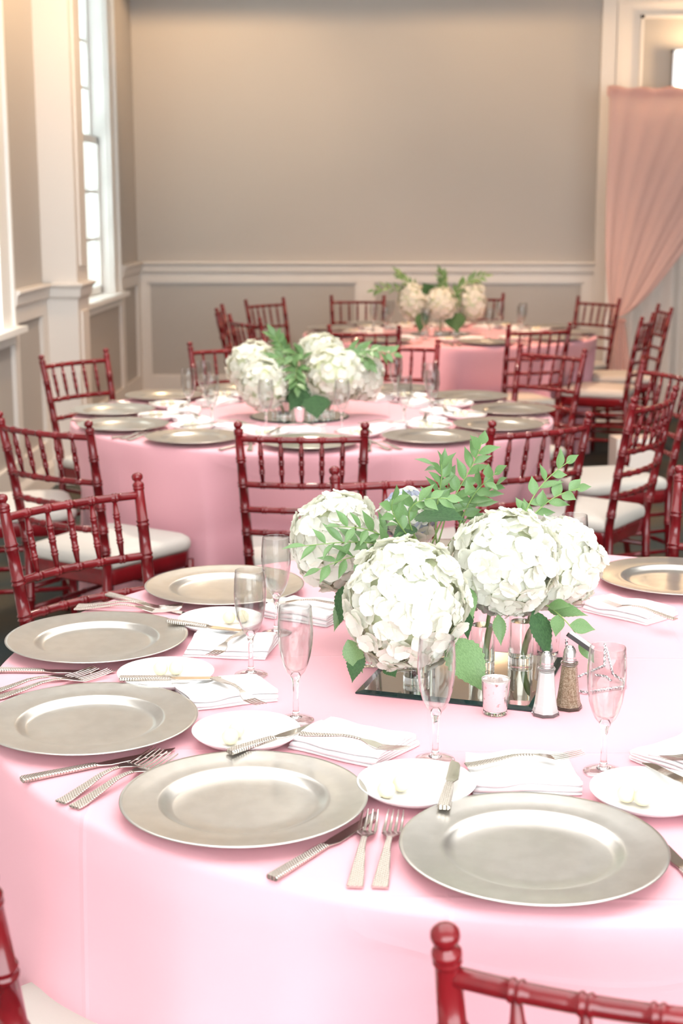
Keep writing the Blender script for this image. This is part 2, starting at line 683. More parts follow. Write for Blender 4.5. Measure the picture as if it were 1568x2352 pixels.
for k, (a, b) in enumerate(WIN):
    w = tag(bpy.data.objects.new('window_%d' % (k + 1), None), ('white sash window beside the square pilaster', 'white sash window between the pilaster and the corner')[0 if k == 0 else 1], None, None, 'structure')
    col.objects.link(w)
    cw = 0.22
    part('casing', merge(box(XW, XW + 0.022, b, b + cw, Z0, Z1 + cw), box(XW, XW + 0.022, a - cw, a, Z0, Z1 + cw), box(XW, XW + 0.022, a, b, Z1, Z1 + cw),
                         box(XW, XW + 0.036, b + cw - 0.03, b + cw, Z0, Z1 + cw), box(XW, XW + 0.036, a - cw, a - cw + 0.03, Z0, Z1 + cw)), 'white_trim', w, False)
    part('jamb', merge(box(XW - 0.28, XW, b - 0.012, b, Z0, Z1), box(XW - 0.28, XW, a, a + 0.012, Z0, Z1), box(XW - 0.28, XW, a, b, Z1 - 0.012, Z1)), 'white_trim', w, False)
    part('sill', merge(box(XW - 0.28, XW + 0.085, a - cw - 0.03, b + cw + 0.03, Z0 - 0.03, Z0), box(XW, XW + 0.03, a - cw, b + cw, Z0 - 0.09, Z0 - 0.03)), 'white_trim', w, False)
    zm = 1.985
    for sash, (xs, z0, z1) in enumerate(((XW - 0.10, Z0 + 0.005, zm + 0.02), (XW - 0.145, zm - 0.02, Z1 - 0.012))):
        y0, y1 = a + 0.012, b - 0.012
        fr = 0.05
        s = part('sash', merge(box(xs, xs + 0.04, y0, y0 + fr, z0, z1), box(xs, xs + 0.04, y1 - fr, y1, z0, z1),
                               box(xs, xs + 0.04, y0, y1, z0, z0 + fr), box(xs, xs + 0.04, y0, y1, z1 - fr, z1)), 'white_trim', w, False)
        ny, nz = 3, 3
        for i in range(1, ny):
            yy = y0 + fr + (y1 - y0 - 2 * fr) * i / ny
            part('muntin', box(xs + 0.006, xs + 0.034, yy - 0.011, yy + 0.011, z0 + fr, z1 - fr), 'white_trim', s, False)
        for i in range(1, nz):
            zz = z0 + fr + (z1 - z0 - 2 * fr) * i / nz
            part('muntin', box(xs + 0.006, xs + 0.034, y0 + fr, y1 - fr, zz - 0.011, zz + 0.011), 'white_trim', s, False)
        for i in range(ny):
            for j in range(nz):
                ya = y0 + fr + (y1 - y0 - 2 * fr) * i / ny
                yb = y0 + fr + (y1 - y0 - 2 * fr) * (i + 1) / ny
                za = z0 + fr + (z1 - z0 - 2 * fr) * j / nz
                zb = z0 + fr + (z1 - z0 - 2 * fr) * (j + 1) / nz
                part('pane', box(xs + 0.018, xs + 0.022, ya, yb, za, zb), 'pane', s, False)

# grey plane added outside to dim the brightness seen through the sashes
struct('exterior_dimmer', box(-7.2, -7.0, -4, 60, -1, 9), pmat('dimmer_grey', (0.105, 0.122, 0.118), 0.9, var=(0.6, (0.12, 0.137, 0.132))), 'added grey plane dimming the view outside the windows', smooth=False)

# ---- wall lamp on the panelled wall
sc = thing('wall_sconce', (2.24, YB - 0.004, 2.39), 0, 'lit rectangular wall sconce with metal frame above the pink drape', 'wall lamp')
part('back_plate', box(-0.10, 0.10, -0.02, 0, 0.0, 0.27), 'chrome', sc, False)
part('lamp_shade', merge(box(-0.105, 0.105, -0.10, -0.022, 0.01, 0.205), box(-0.105, 0.105, -0.10, -0.022, 0.222, 0.262)), 'lit', sc, False)
part('frame', merge(box(-0.125, -0.107, -0.105, 0, 0, 0.275), box(0.107, 0.125, -0.105, 0, 0, 0.275), box(-0.125, 0.125, -0.105, 0, 0.264, 0.28), box(-0.125, 0.125, -0.105, 0, -0.005, 0.008), box(-0.107, 0.107, -0.103, -0.03, 0.207, 0.220)), 'chrome', sc, False)
pt = bpy.data.lights.new('sconce_lamp', 'POINT')
pt.energy = 3
pt.color = (1.0, 0.66, 0.36)
pt.shadow_soft_size = 0.06
po = bpy.data.objects.new('sconce_lamp', pt)
col.objects.link(po)
po.location = (2.30, YB - 0.22, 2.62)

# ---- pipe-and-drape backdrop
bs = thing('backdrop_stand', (1.60, 10.88, 0), 0, 'white pipe stand carrying the pink and white drapes', 'stand')
part('crossbar', tube([(-0.01, 0, 2.335), (1.9, 0.03, 2.315)], 0.018, 12), 'white_trim', bs)
for x in (0.03, 1.88):
    part('upright', tube([(x, 0.0, 0.01), (x, 0.0, 2.33)], 0.018, 12), 'white_trim', bs)
    part('base_plate', box(x - 0.15, x + 0.15, -0.15, 0.15, 0, 0.01), 'white_trim', bs, False)


def sheet(fn, nu, nv, thick=0.0):
    V = [tuple(fn(i / nu, j / nv)) for j in range(nv + 1) for i in range(nu + 1)]
    F = [(j * (nu + 1) + i, j * (nu + 1) + i + 1, (j + 1) * (nu + 1) + i + 1, (j + 1) * (nu + 1) + i) for j in range(nv) for i in range(nu)]
    return V, F


def white_drape(u, v):
    x = 1.635 + 1.80 * u
    z = 2.30 * (1 - v) + 0.01
    y = 10.955 + 0.022 * math.sin(u * 95 + 1.2 * math.sin(u * 17)) * (0.55 + 0.45 * v) + 0.012 * math.sin(u * 41 + v)
    return x, y, z


o = part('voile_curtain', sheet(white_drape, 260, 20), 'white_sheer', None, True)
tag(o, 'sheer white floor-length curtain hanging behind the pink swag', 'curtain')


def bez(p, t):
    q = [Vector(a) for a in p]
    while len(q) > 1:
        q = [a.lerp(b, t) for a, b in zip(q, q[1:])]
    return q[0]


def swag(u, v):
    L = bez([(1.580, 2.36), (1.60, 1.9), (1.55, 1.1), (1.655, 0.74)], v)
    Rr = bez([(3.48, 2.33), (2.55, 2.20), (2.12, 0.95), (1.74, 0.775)], v)
    # fabric sags: rows bow downwards between both edges
    p = L.lerp(Rr, u)
    sag = 0.06 * math.sin(PI * u) * v * (1 - v)
    bunch = 0.35 + 0.65 * (1 - v) ** 0.7
    y = 10.835 + 0.005 * math.sin(u * 62 + 2.2 * v) * bunch + 0.008 * math.sin(u * 23 - v * 3) - 0.03 * v
    return p.x, y, p.y - sag


o = thing('chiffon_swag', (0, 0, 0), 0, 'pink chiffon drape swept back to one side of the white curtain', 'drape')
part('swag', sheet(swag, 150, 60), 'pink_sheer', o, True)


def rod_wrap(u, v):
    a = 2 * PI * v
    x = 1.578 + 1.90 * u
    r = 0.034 + 0.006 * math.sin(u * 60) + 0.004 * math.sin(u * 23 + a)
    return x, 10.88 + 0.03 * u + r * math.cos(a) - 0.004, 2.335 - 0.02 * u + r * 1.05 * math.sin(a)


part('rod_pocket', sheet(rod_wrap, 120, 14), 'pink_sheer', o, True)


def tail(u, v):
    w = 0.085 + 0.10 * v ** 0.8
    x = 1.70 + 0.03 * v + (u - 0.5) * w
    y = 10.80 + 0.018 * math.sin(u * 22) + 0.01 * math.sin(u * 9 + v * 4)
    return x, y, 0.75 - 0.55 * v


part('tail', sheet(tail, 40, 24), 'pink_sheer', o, True)
part('tie', tube([(1.655 + 0.0475 * (1 + math.cos(t * PI / 6)), 10.80 + 0.035 * math.sin(t * PI / 6), 0.735 + 0.01 * math.sin(t)) for t in range(13)], 0.008, 8), 'pink_sheer', o, True)

# ================================================================== TABLES
TT = 0.760
TABLES = [
    dict(c=(0.250, 2.476), where='the table with the salt and pepper shakers', seed=3),
    dict(c=(-0.268, 5.668), where='the middle table', seed=5),
    dict(c=(0.42, 9.38), where='the table beside the drape', seed=9),
]
CHAIRS = [   # post-top midpoint and facing (degrees), table by table
    [(0.244, 1.183, 78), (-0.548, 1.418, 60, 1.0), (-0.72, 3.36, -43), (0.07, 3.63, -81), (0.90, 3.54, -122), (1.246, 1.64, 140), (1.545, 2.59, 185)],
    [(-1.04, 4.47, 58), (-1.627, 5.25, 17), (-1.36, 6.50, -36), (-0.24, 4.36, 89), (0.49, 4.51, 123), (0.95, 5.14, 148),
     (1.165, 6.055, 202), (0.78, 6.83, -136), (0.08, 7.19, -98), (-0.74, 7.07, -64)],
    [(-1.05, 9.54, 1), (-0.81, 8.68, 33), (-0.82, 10.34, -39), (-0.18, 10.74, -88), (0.70, 11.06, -97), (1.52, 10.55, 221),
     (1.57, 8.85, 160), (1.82, 9.66, 182), (-0.10, 8.02, 85), (0.86, 8.16, 113)],
]
BACK = 0.29          # post tops lie this far behind the seat centre


def seat_of(c):
    a = R(c[2])
    return c[0] + BACK * math.cos(a), c[1] + BACK * math.sin(a), a


def tablecloth(k):
    T = TABLES[k]
    cx, cy = T['c']
    rnd = random.Random(T['seed'])
    waves = [(rnd.randint(7, 26), rnd.uniform(0, 6.28), rnd.uniform(0.4, 1)) for _ in range(7)]
    dents = []
    for c in CHAIRS[k]:
        sx, sy, a = seat_of(c)
        fx, fy = sx + 0.235 * math.cos(a) - cx, sy + 0.235 * math.sin(a) - cy
        dents.append((math.atan2(sy - cy, sx - cx), max(math.hypot(fx, fy), c[3] if len(c) > 3 else 0)))
    N = 300
    Rt = 0.922
    rows = [(r, 0) for r in (0.12, 0.3, 0.5, 0.7, 0.82, 0.88)]
    V, F = [(0, 0, TT)], []
    rings = []
    prof = []
    for r in (0.15, 0.35, 0.55, 0.72, 0.83, 0.89):
        prof.append(('top', r, TT))
    for a in (20, 45, 70, 90):
        prof.append(('top', Rt - 0.014 + 0.014 * math.sin(R(a)), TT - 0.014 + 0.014 * math.cos(R(a))))
    M = 30
    for j in range(1, M + 1):
        prof.append(('skirt', j / M, None))
    for kind, a, b in prof:
        ring = []
        for i in range(N):
            th = 2 * PI * i / N
            if kind == 'top':
                r, z = a, b
            else:
                t = a
                z = TT - 0.014 - (TT - 0.022) * t
                w = sum(am * math.sin(fr * th + ph) for fr, ph, am in waves) / 3.0
                r = Rt + 0.004 + 0.05 * t + 0.030 * (t ** 0.8) * w
                lim = 9.0
                for da, dr in dents:
                    dd = abs((th - da + PI) % (2 * PI) - PI)
                    full, fade = 0.27, 0.20
                    s = 1.0 if dd < full else max(0.0, 1 - (dd - full) / fade)
                    s = s * s * (3 - 2 * s)
                    target = min(r, dr - 0.012)
                    depth = (r - target) * s * min(1.0, t / 0.36)
                    lim = min(lim, r - depth)
                r = min(r, lim)
            ring.append(len(V))
            V.append((r * math.cos(th), r * math.sin(th), z))
        rings.append(ring)
    for i in range(N):
        F.append((0, rings[0][i], rings[0][(i + 1) % N]))
    for A, B in zip(rings, rings[1:]):
        for i in range(N):
            j = (i + 1) % N
            F.append((A[i], B[i], B[j], A[j]))
    o = part('tablecloth', (V, F), 'cloth', None, True)
    o.location = (cx, cy, 0)
    return o


labels = ['pink round tablecloth set with salt and pepper shakers and hydrangeas',
          'pink round tablecloth on the middle table of the row',
          'coral pink round tablecloth on the table beside the chiffon drape']
for k in range(3):
    tag(tablecloth(k), labels[k], 'tablecloth')

# ------------------------------------------------------------------ chiavari chairs


def ring_samples(base, rings, w=0.0035, h=0.0022):
    """base: list of (s, r) ; returns samples with double beads inserted at every s in rings"""
    def rad(s):
        for (a, ra), (b, rb) in zip(base, base[1:]):
            if a <= s <= b:
                return ra + (rb - ra) * (s - a) / max(b - a, 1e-9)
        return base[-1][1] if s > base[-1][0] else base[0][1]
    out = [p for p in base if all(abs(p[0] - q) > 2.6 * w for q in rings)]
    for q in rings:
        r = rad(q)
        for ds, dr in ((-2.4, 0), (-1.9, h), (-0.9, h), (-0.35, 0), (0.35, 0), (0.9, h), (1.9, h), (2.4, 0)):
            out.append((q + ds * w, r + dr))
    return sorted(out)


def make_chair():
    t = thing('chiavari_chair', (0, 0, 0), 0, 'mahogany chiavari chair', 'chair')
    W = 'wood'

    def post_xy(z):
        zs = 0.45
        if z >= zs:
            u = (z - zs) / (0.92 - zs)
            return 0.168 + 0.022 * u, -0.205 - 0.085 * u * (0.75 + 0.25 * u)
        u = (zs - z) / zs
        return 0.168 - 0.004 * u, -0.205 - 0.045 * u * u
    base = [(0.0, 0.0125), (0.2, 0.0142), (0.45, 0.0155), (0.60, 0.0152), (0.72, 0.0145), (0.80, 0.0137), (0.876, 0.0124)]
    prof = ring_samples(base, [0.16, 0.30, 0.50, 0.568, 0.642, 0.722, 0.80])
    prof += [(0.8785, 0.0124), (0.880, 0.0140), (0.8835, 0.0140), (0.885, 0.0128), (0.8865, 0.0142), (0.891, 0.0144), (0.8945, 0.0128), (0.8975, 0.0085), (0.9005, 0.0092),
             (0.904, 0.0128), (0.909, 0.0140), (0.9135, 0.0133), (0.917, 0.0102), (0.9193, 0.0055), (0.920, 0.0008)]
    for s in (-1, 1):
        pts = [(s * post_xy(z)[0], post_xy(z)[1], z) for z, r in prof]
        part('rear_leg', tube(pts, [r for z, r in prof], 14), W, t, True)
    fb = ring_samples([(0.0, 0.0115), (0.10, 0.0135), (0.25, 0.0155), (0.40, 0.0160)], [0.14, 0.25, 0.34])
    for s in (-1, 1):
        part('front_leg', tube([(s * (0.182 - 0.004 * (0.4 - z)), 0.178 + 0.01 * (0.4 - z), z) for z, r in fb], [r for z, r in fb], 14), W, t, True)

    def rail(zr, ringx, r=0.0098):
        x0, y0 = post_xy(zr)
        n = 24
        smp = [(-x0 + 2 * x0 * i / n, r) for i in range(n + 1)]
        smp = ring_samples(smp, ringx, 0.003, 0.0018)
        pts = [(x, y0 - 0.026 * (1 - (x / x0) ** 2), zr) for x, rr in smp]
        return tube(pts, [rr for x, rr in smp], 12)
    fr = (-0.66, -0.33, 0, 0.33, 0.66)
    for zr in (0.866, 0.722, 0.642, 0.568):
        x0 = post_xy(zr)[0]
        part('back_rail', rail(zr, [f * x0 for f in fr]), W, t, True)
    for f in fr:
        xa, ya = post_xy(0.722)
        xb, yb = post_xy(0.866)
        A = Vector((f * xa, ya - 0.026 * (1 - f * f), 0.729))
        B = Vector((f * xb, yb - 0.026 * (1 - f * f), 0.859))
        L = (B - A).length
        smp = ring_samples([(0, 0.0048), (0.28 * L, 0.0076), (0.5 * L, 0.0078), (0.72 * L, 0.0076), (L, 0.0048)], [0.27 * L, 0.5 * L, 0.73 * L], 0.0026, 0.0014)
        part('spindle', tube([A.lerp(B, s / L) for s, r in smp], [r for s, r in smp], 10), W, t, True)
    # seat frame and cushion: rounded trapezoid outline

    def outline(sc, n=12):
        P = []
        hwf, hwr, yf_, yr_ = 0.205, 0.180, 0.205, -0.205
        rf, rr = 0.075, 0.03
        for cxn, cyn, rad, a0 in ((hwf - rf, yf_ - rf, rf, 0), (-hwf + rf, yf_ - rf, rf, 90), (-hwr + rr, yr_ + rr, rr, 180), (hwr - rr, yr_ + rr, rr, 270)):
            for i in range(n + 1):
                a = R(a0 + 90 * i / n)
                P.append(((cxn + rad * math.cos(a)) * sc, (cyn + rad * math.sin(a)) * sc))
        return P

    def stack(levels, cap0=True):
        V, F = [], []
        m = None
        for sc, z in levels:
            o_ = outline(sc)
            m = len(o_)
            V += [(x, y, z) for x, y in o_]
        for k in range(len(levels) - 1):
            for i in range(m):
                j = (i + 1) % m
                F.append((k * m + i, k * m + j, (k + 1) * m + j, (k + 1) * m + i))
        F.append(tuple(range(m)))
        F.append(tuple(range((len(levels) - 1) * m, len(levels) * m)))
        return V, F
    part('seat_frame', stack([(0.955, 0.382), (0.975, 0.386), (0.985, 0.41), (0.985, 0.432), (0.97, 0.438)]), W, t)
    part('cushion', stack([(0.985, 0.437), (1.005, 0.445), (1.01, 0.458), (0.99, 0.472), (0.93, 0.481), (0.8, 0.486), (0.5, 0.489), (0.2, 0.490)]), 'cushion', t, True)

    def bar(a, b, r=0.009):
        a, b = Vector(a), Vector(b)
        L = (b - a).length
        smp = ring_samples([(0, r * 0.85), (0.5 * L, r), (L, r * 0.85)], [0.33 * L, 0.67 * L], 0.003, 0.0015)
        return tube([a.lerp(b, s / L) for s, rr in smp], [rr for s, rr in smp], 10)
    for z in (0.30, 0.16):
        part('stretcher', bar((-0.18, 0.18, z), (0.18, 0.18, z)), W, t, True)
    for s in (-1, 1):
        for z in (0.335, 0.265, 0.18):
            part('stretcher', bar((s * 0.166, post_xy(z)[1], z), (s * 0.181, 0.179, z)), W, t, True)
    part('stretcher', bar((-0.166, post_xy(0.21)[1], 0.21), (0.166, post_xy(0.21)[1], 0.21)), W, t, True)
    return t


chair = Proto(make_chair)
ORD = ['', 'first', 'second', 'third', 'fourth', 'fifth', 'sixth', 'seventh', 'eighth', 'ninth', 'tenth']
clabels = [['red mahogany chiavari chair facing the first place clockwise from the salt shaker',
            'red mahogany chiavari chair whose cushion is tucked under the hem of the cloth',
            'red mahogany chiavari chair drawn up to the fifth place clockwise from the salt shaker',
            'red mahogany chiavari chair half hidden behind the hydrangeas and ruscus sprigs',
            'red mahogany chiavari chair beside the charger behind the leaning hydrangea',
            'red mahogany chiavari chair facing the second place counterclockwise from the salt shaker',
            'red mahogany chiavari chair facing the third place counterclockwise from the salt shaker'], [], []]
# same order as CHAIRS[1], counted clockwise from the chair in front of the pilaster
for n in (8, 9, 0, 7, 6, 5, 4, 3, 2, 1):
    clabels[1].append('mahogany chiavari chair at the middle table in front of the square pilaster' if n == 0 else
                     '%s mahogany chiavari chair clockwise from the pilaster chair at the middle table' % ORD[n])
for n in (6, 5, 7, 8, 9, 0, 2, 1, 4, 3):
    clabels[2].append('dark mahogany chiavari chair standing right in front of the pink swag' if n == 0 else
                      '%s dark mahogany chiavari chair clockwise from the chair before the pink swag' % ORD[n])
cgroups = ['chairs at the table with the shakers', 'chairs at the middle table', 'chairs at the table by the drape']
for k in range(3):
    for c, lb in zip(CHAIRS[k], clabels[k]):
        sx, sy, a = seat_of(c)
        chair((sx, sy, 0), a - PI / 2, lb, cgroups[k])

# ------------------------------------------------------------------ tableware


def ribbon(samples, cap=True):
    """samples: (y, halfwidth, zmid, halfthickness, xoff) -> closed strip with bevelled rectangular section"""
    V, F = [], []
    for y, hw, z, ht, xo_ in samples:
        b = min(hw, ht) * 0.6
        sec = [(-hw, -ht + b), (-hw + b, -ht), (hw - b, -ht), (hw, -ht + b), (hw, ht - b), (hw - b, ht), (-hw + b, ht), (-hw, ht - b)]
        V += [(xo_ + x, y, z + zz) for x, zz in sec]
    n = 8
    for k in range(len(samples) - 1):
        for i in range(n):
            j = (i + 1) % n
            F.append((k * n + i, k * n + j, (k + 1) * n + j, (k + 1) * n + i))
    F.append(tuple(reversed(range(n))))
    F.append(tuple((len(samples) - 1) * n + i for i in range(n)))
    return V, F


def make_fork(L, name):
    def mk():
        s = L / 0.205
        t = thing(name, (0, 0, 0), 0, 'fork', 'fork')
        H = [(-0.1025, 0.0088), (-0.1005, 0.0095), (-0.09, 0.0092), (-0.05, 0.0068), (-0.02, 0.0046), (0.0, 0.0037), (0.014, 0.0037)]

        def z(y):
            return 0.0022 + 0.010 * max(0, math.sin((y + 0.07) / 0.12 * PI)) * (1 if -0.07 < y < 0.05 else 0) + (0.0 if y < 0.05 else 0.006 * ((y - 0.05) / 0.05) ** 1.5)
        part('handle', ribbon([(y * s, w * s, z(y) * s, 0.0014 * s, 0) for y, w in H]), 'handle', t)
        hd = [(0.014, 0.0037), (0.022, 0.0062), (0.030, 0.0102), (0.038, 0.0120), (0.050, 0.0124)]
        gs = [ribbon([(y * s, w * s, z(y) * s, 0.0010 * s, 0) for y, w in hd])]
        for i in range(4):
            xo_ = (-0.0102 + 0.0068 * i)
            gs.append(ribbon([(y * s, w * s, z(y) * s, 0.0009 * s, xo_ * f * s) for y, w, f in
                              ((0.049, 0.0023, 1.0), (0.07, 0.0018, 0.99), (0.09, 0.0014, 0.96), (0.1005, 0.0009, 0.93), (0.1025, 0.0004, 0.92))]))
        part('tines', merge(*gs), 'steel', t)
        return t
    return mk


def make_knife(L, name, hl):
    def mk():
        t = thing(name, (0, 0, 0), 0, 'knife', 'knife')
        h0, h1, h2 = -L / 2, -L / 2 + hl, L / 2
        part('handle', ribbon([(h0, 0.0078, 0.0034, 0.0030, 0), (h0 + 0.002, 0.0088, 0.0036, 0.0034, 0), (h0 + hl * 0.4, 0.0080, 0.0036, 0.0034, 0), (h1 - 0.004, 0.0062, 0.0033, 0.003, 0), (h1, 0.0056, 0.003, 0.0024, 0)]), 'handle', t)
        n = 10
        bl = [(h1, 0.0052, 0.003, 0.0018, 0.0), (h1 + 0.006, 0.0062, 0.003, 0.0012, 0.001)]
        for i in range(1, n + 1):
            u = i / n
            w = 0.0088 * (1 - 0.12 * u) if u < 0.75 else 0.0088 * 0.91 * math.sqrt(max(0.003, 1 - ((u - 0.75) / 0.25) ** 2))
            bl.append((h1 + 0.006 + (h2 - h1 - 0.006) * u, w, 0.003, 0.0009, 0.002 - (0.0088 - w) * 0.8))
        part('blade', ribbon(bl), 'steel', t)
        return t
    return mk


def make_charger():
    P = [(0, 0.0058), (0.07, 0.0056), (0.094, 0.0058), (0.101, 0.0075), (0.108, 0.0118), (0.112, 0.0142), (0.116, 0.0149), (0.121, 0.0148), (0.14, 0.0168), (0.160, 0.0196), (0.1645, 0.0200), (0.1655, 0.0192), (0.1635, 0.0178),
         (0.14, 0.0142), (0.118, 0.0115), (0.110, 0.0085), (0.102, 0.0025), (0.097, 0.0), (0.09, 0.0008), (0, 0.001)]
    return part('charger_plate', lathe(P, 96), 'charger', None, True)


def make_bread():
    P = [(0, 0.0052), (0.045, 0.0054), (0.060, 0.0078), (0.072, 0.0132), (0.0795, 0.0190), (0.0812, 0.0206), (0.0806, 0.0212), (0.0790, 0.0205),
         ]
    P = [(0, 0.0048), (0.040, 0.0050), (0.056, 0.0075), (0.068, 0.0122), (0.0775, 0.0182), (0.0800, 0.0208), (0.0812, 0.0212), (0.0818, 0.0204),
         (0.079, 0.0165), (0.070, 0.0098), (0.058, 0.0045), (0.046, 0.0016), (0.044, 0.0), (0.040, 0.0), (0.038, 0.0018), (0, 0.002)]
    o = part('bread_plate', lathe(P, 72), 'porcelain', None, True)
    return o


def make_butter():
    g = lathe([(0, 0)] + [(0.0125 * math.sin(PI * i / 12), 0.0122 - 0.0122 * math.cos(PI * i / 12)) for i in range(1, 12)] + [(0, 0.0244)], 20)
    v = [(x * (1 + 0.05 * math.sin(y * 300)), y * (1 + 0.04 * math.sin(z * 260)), z) for x, y, z in g[0]]
    return part('butter_ball', (v, g[1]), 'butter', None, True)


def make_flute():
    t = thing('champagne_flute', (0, 0, 0), 0, 'flute', 'glass')
    bowl_o = [(0.0085, 0.0735), (0.0150, 0.0815), (0.0195, 0.092), (0.0235, 0.106), (0.0264, 0.124), (0.0277, 0.142), (0.0273, 0.160), (0.0262, 0.174), (0.0252, 0.1850)]
    bowl_i = [(0.0249, 0.1856), (0.0245, 0.1850), (0.0255, 0.174), (0.0266, 0.160), (0.0270, 0.142), (0.0257, 0.124), (0.0228, 0.106), (0.0187, 0.0925), (0.0135, 0.085), (0.006, 0.0815), (0, 0.0805)]
    part('bowl', lathe(bowl_o + bowl_i, 40), 'thin_glass', t, True)
    part('stem', lathe([(0, 0.0040), (0.0100, 0.0064), (0.0062, 0.010), (0.0047, 0.018), (0.0042, 0.034), (0.0044, 0.055), (0.0056, 0.0655), (0.0085, 0.0735), (0.0060, 0.0780), (0, 0.0795)], 24), 'glass', t, True)
    part('foot', lathe([(0, 0), (0.0275, 0.0), (0.0288, 0.0012), (0.0282, 0.0022), (0.020, 0.0038), (0.010, 0.0063), (0, 0.0040)], 40), 'thin_glass', t, True)
    return t


def make_napkin(seed):
    def mk():
        rnd = random.Random(seed)
        d, th, n = 0.105 + 0.01 * (seed % 3), 0.0016, 5
        path = []
        rise = 0.0042
        y0, y1 = -d / 2, d / 2
        for k in range(n):
            z = 0.0016 + k * rise
            a, b = (y0, y1) if k % 2 == 0 else (y1, y0)
            shr = 0.004 * k * (0.4 + rnd.random())
            if k == n - 1:
                b = a + (b - a) * 0.72
            m = 9
            for i in range(m + 1):
                u = i / m
                y = a + (b - a) * u
                y = max(y0 + shr * 0.6, min(y1 - shr * 0.3, y))
                path.append(Vector((0, y, z + 0.0012 * math.sin(u * PI) * k * 0.5)))
            if k < n - 1:
                yc = path[-1].y
                sg = 1 if b > a else -1
                for i in range(1, 5):
                    an = -PI / 2 + PI * i / 5
                    path.append(Vector((0, yc + sg * rise / 2 * math.cos(an), z + rise / 2 + rise / 2 * math.sin(an))))
        # thickness ribbon
        T, B = [], []
        for i, p in enumerate(path):
            t = (path[min(i + 1, len(path) - 1)] - path[max(i - 1, 0)])
            t.normalize()
            nn = Vector((0, -t.z, t.y)) * th
            T.append(p + nn)
            B.append(p - nn)
        sec = T + list(reversed(B))
        m = len(sec)
        V, F = [], []
        nx = 16
        Lx = 0.150
        ph = rnd.uniform(0, 6)
        for i in range(nx + 1):
            u = i / nx
            x = (u - 0.5) * Lx
            for p in sec:
                q = p.copy()
                lift = (p.z / 0.02)
                q.z += 0.0022 * lift * math.sin(u * 7 + ph) + 0.0012 * lift * math.sin(u * 15 + p.y * 60 + ph) + 0.0015 * lift * lift
                q.z = max(q.z, 0.0002)
                q.y += 0.004 * lift * math.sin(u * 4 + ph) + 0.003 * math.sin(u * 9 + ph * 2) * (0.4 + lift)
                V.append((x * (1 - 0.03 * lift) + 0.01 * (lift - 0.4) * math.sin(p.y * 25 + ph), q.y, q.z))
        for i in range(nx):
            for j in range(m):
                k2 = (j + 1) % m
                F.append((i * m + j, i * m + k2, (i + 1) * m + k2, (i + 1) * m + j))
        # end caps as quads between both sides of the ribbon
        h = len(T)
        for i in (0, nx):
            for j in range(h - 1):
                F.append((i * m + j, i * m + j + 1, i * m + m - 2 - j, i * m + m - 1 - j))
        return part('napkin', (V, F), 'napkin', None, True)
    return mk


charger, bread, butter, flute = Proto(make_charger), Proto(make_bread), Proto(make_butter), Proto(make_flute)
napkins = [Proto(make_napkin(s)) for s in (1, 2, 6)]
dfork, dknife = Proto(make_fork(0.215, 'dinner_fork')), Proto(make_knife(0.236, 'dinner_knife', 0.112))
sfork, bknife = Proto(make_fork(0.172, 'dessert_fork')), Proto(make_knife(0.168, 'butter_knife', 0.085))
WH = ['on ' + T['where'] for T in TABLES]
TZ = TT + 0.0008
CAT = dict(charger='plate', bread='plate', butter='butter', flute='glass', napkin='napkin')
LB = {
    'charger': 'silver charger plate %s', 'bread': 'small white bread plate %s', 'butter': 'pale butter ball on bread plate %s',
    'flute': 'clear champagne flute %s', 'napkin': 'folded white napkin %s', 'fork': 'steel dinner fork with crosshatched handle %s',
    'knife': 'steel dinner knife with crosshatched handle %s', 'sfork': 'steel dessert fork lying across a napkin %s', 'bknife': 'steel butter knife resting on bread plate %s'}


def put(proto, kind, k, x, y, ang, z=0.0, rot=None, at=None):
    o = proto((x, y, TZ + z), ang, LB[kind] % (at or WH[k]), kind + ' set ' + WH[k], rot)
    for key, c in (('charger', 'plate'), ('bread', 'plate'), ('butter', 'butter'), ('flute', 'glass'), ('napkin', 'napkin'), ('fork', 'fork'), ('sfork', 'fork'), ('knife', 'knife'), ('bknife', 'knife')):
        if key == kind:
            o['category'] = c
    grp = {'charger': 'charger plates ', 'bread': 'bread plates ', 'butter': 'butter balls ', 'flute': 'champagne flutes ', 'napkin': 'folded napkins ', 'fork': 'dinner forks ', 'knife': 'dinner knives ', 'sfork': 'dessert forks ', 'bknife': 'butter knives '}
    o['group'] = grp[kind] + WH[k]
    return o


def lay(proto, kind, k, a, b, z=0.0, tilt=0.0, roll=0.0, at=None):
    """lay a piece of cutlery from handle end a towards tip b"""
    ang = math.atan2(b[1] - a[1], b[0] - a[0]) - PI / 2
    o = put(proto, kind, k, (a[0] + b[0]) / 2, (a[1] + b[1]) / 2, ang, z, None, at)
    if tilt or roll:
        o.rotation_euler = (tilt, roll, ang)
    return o


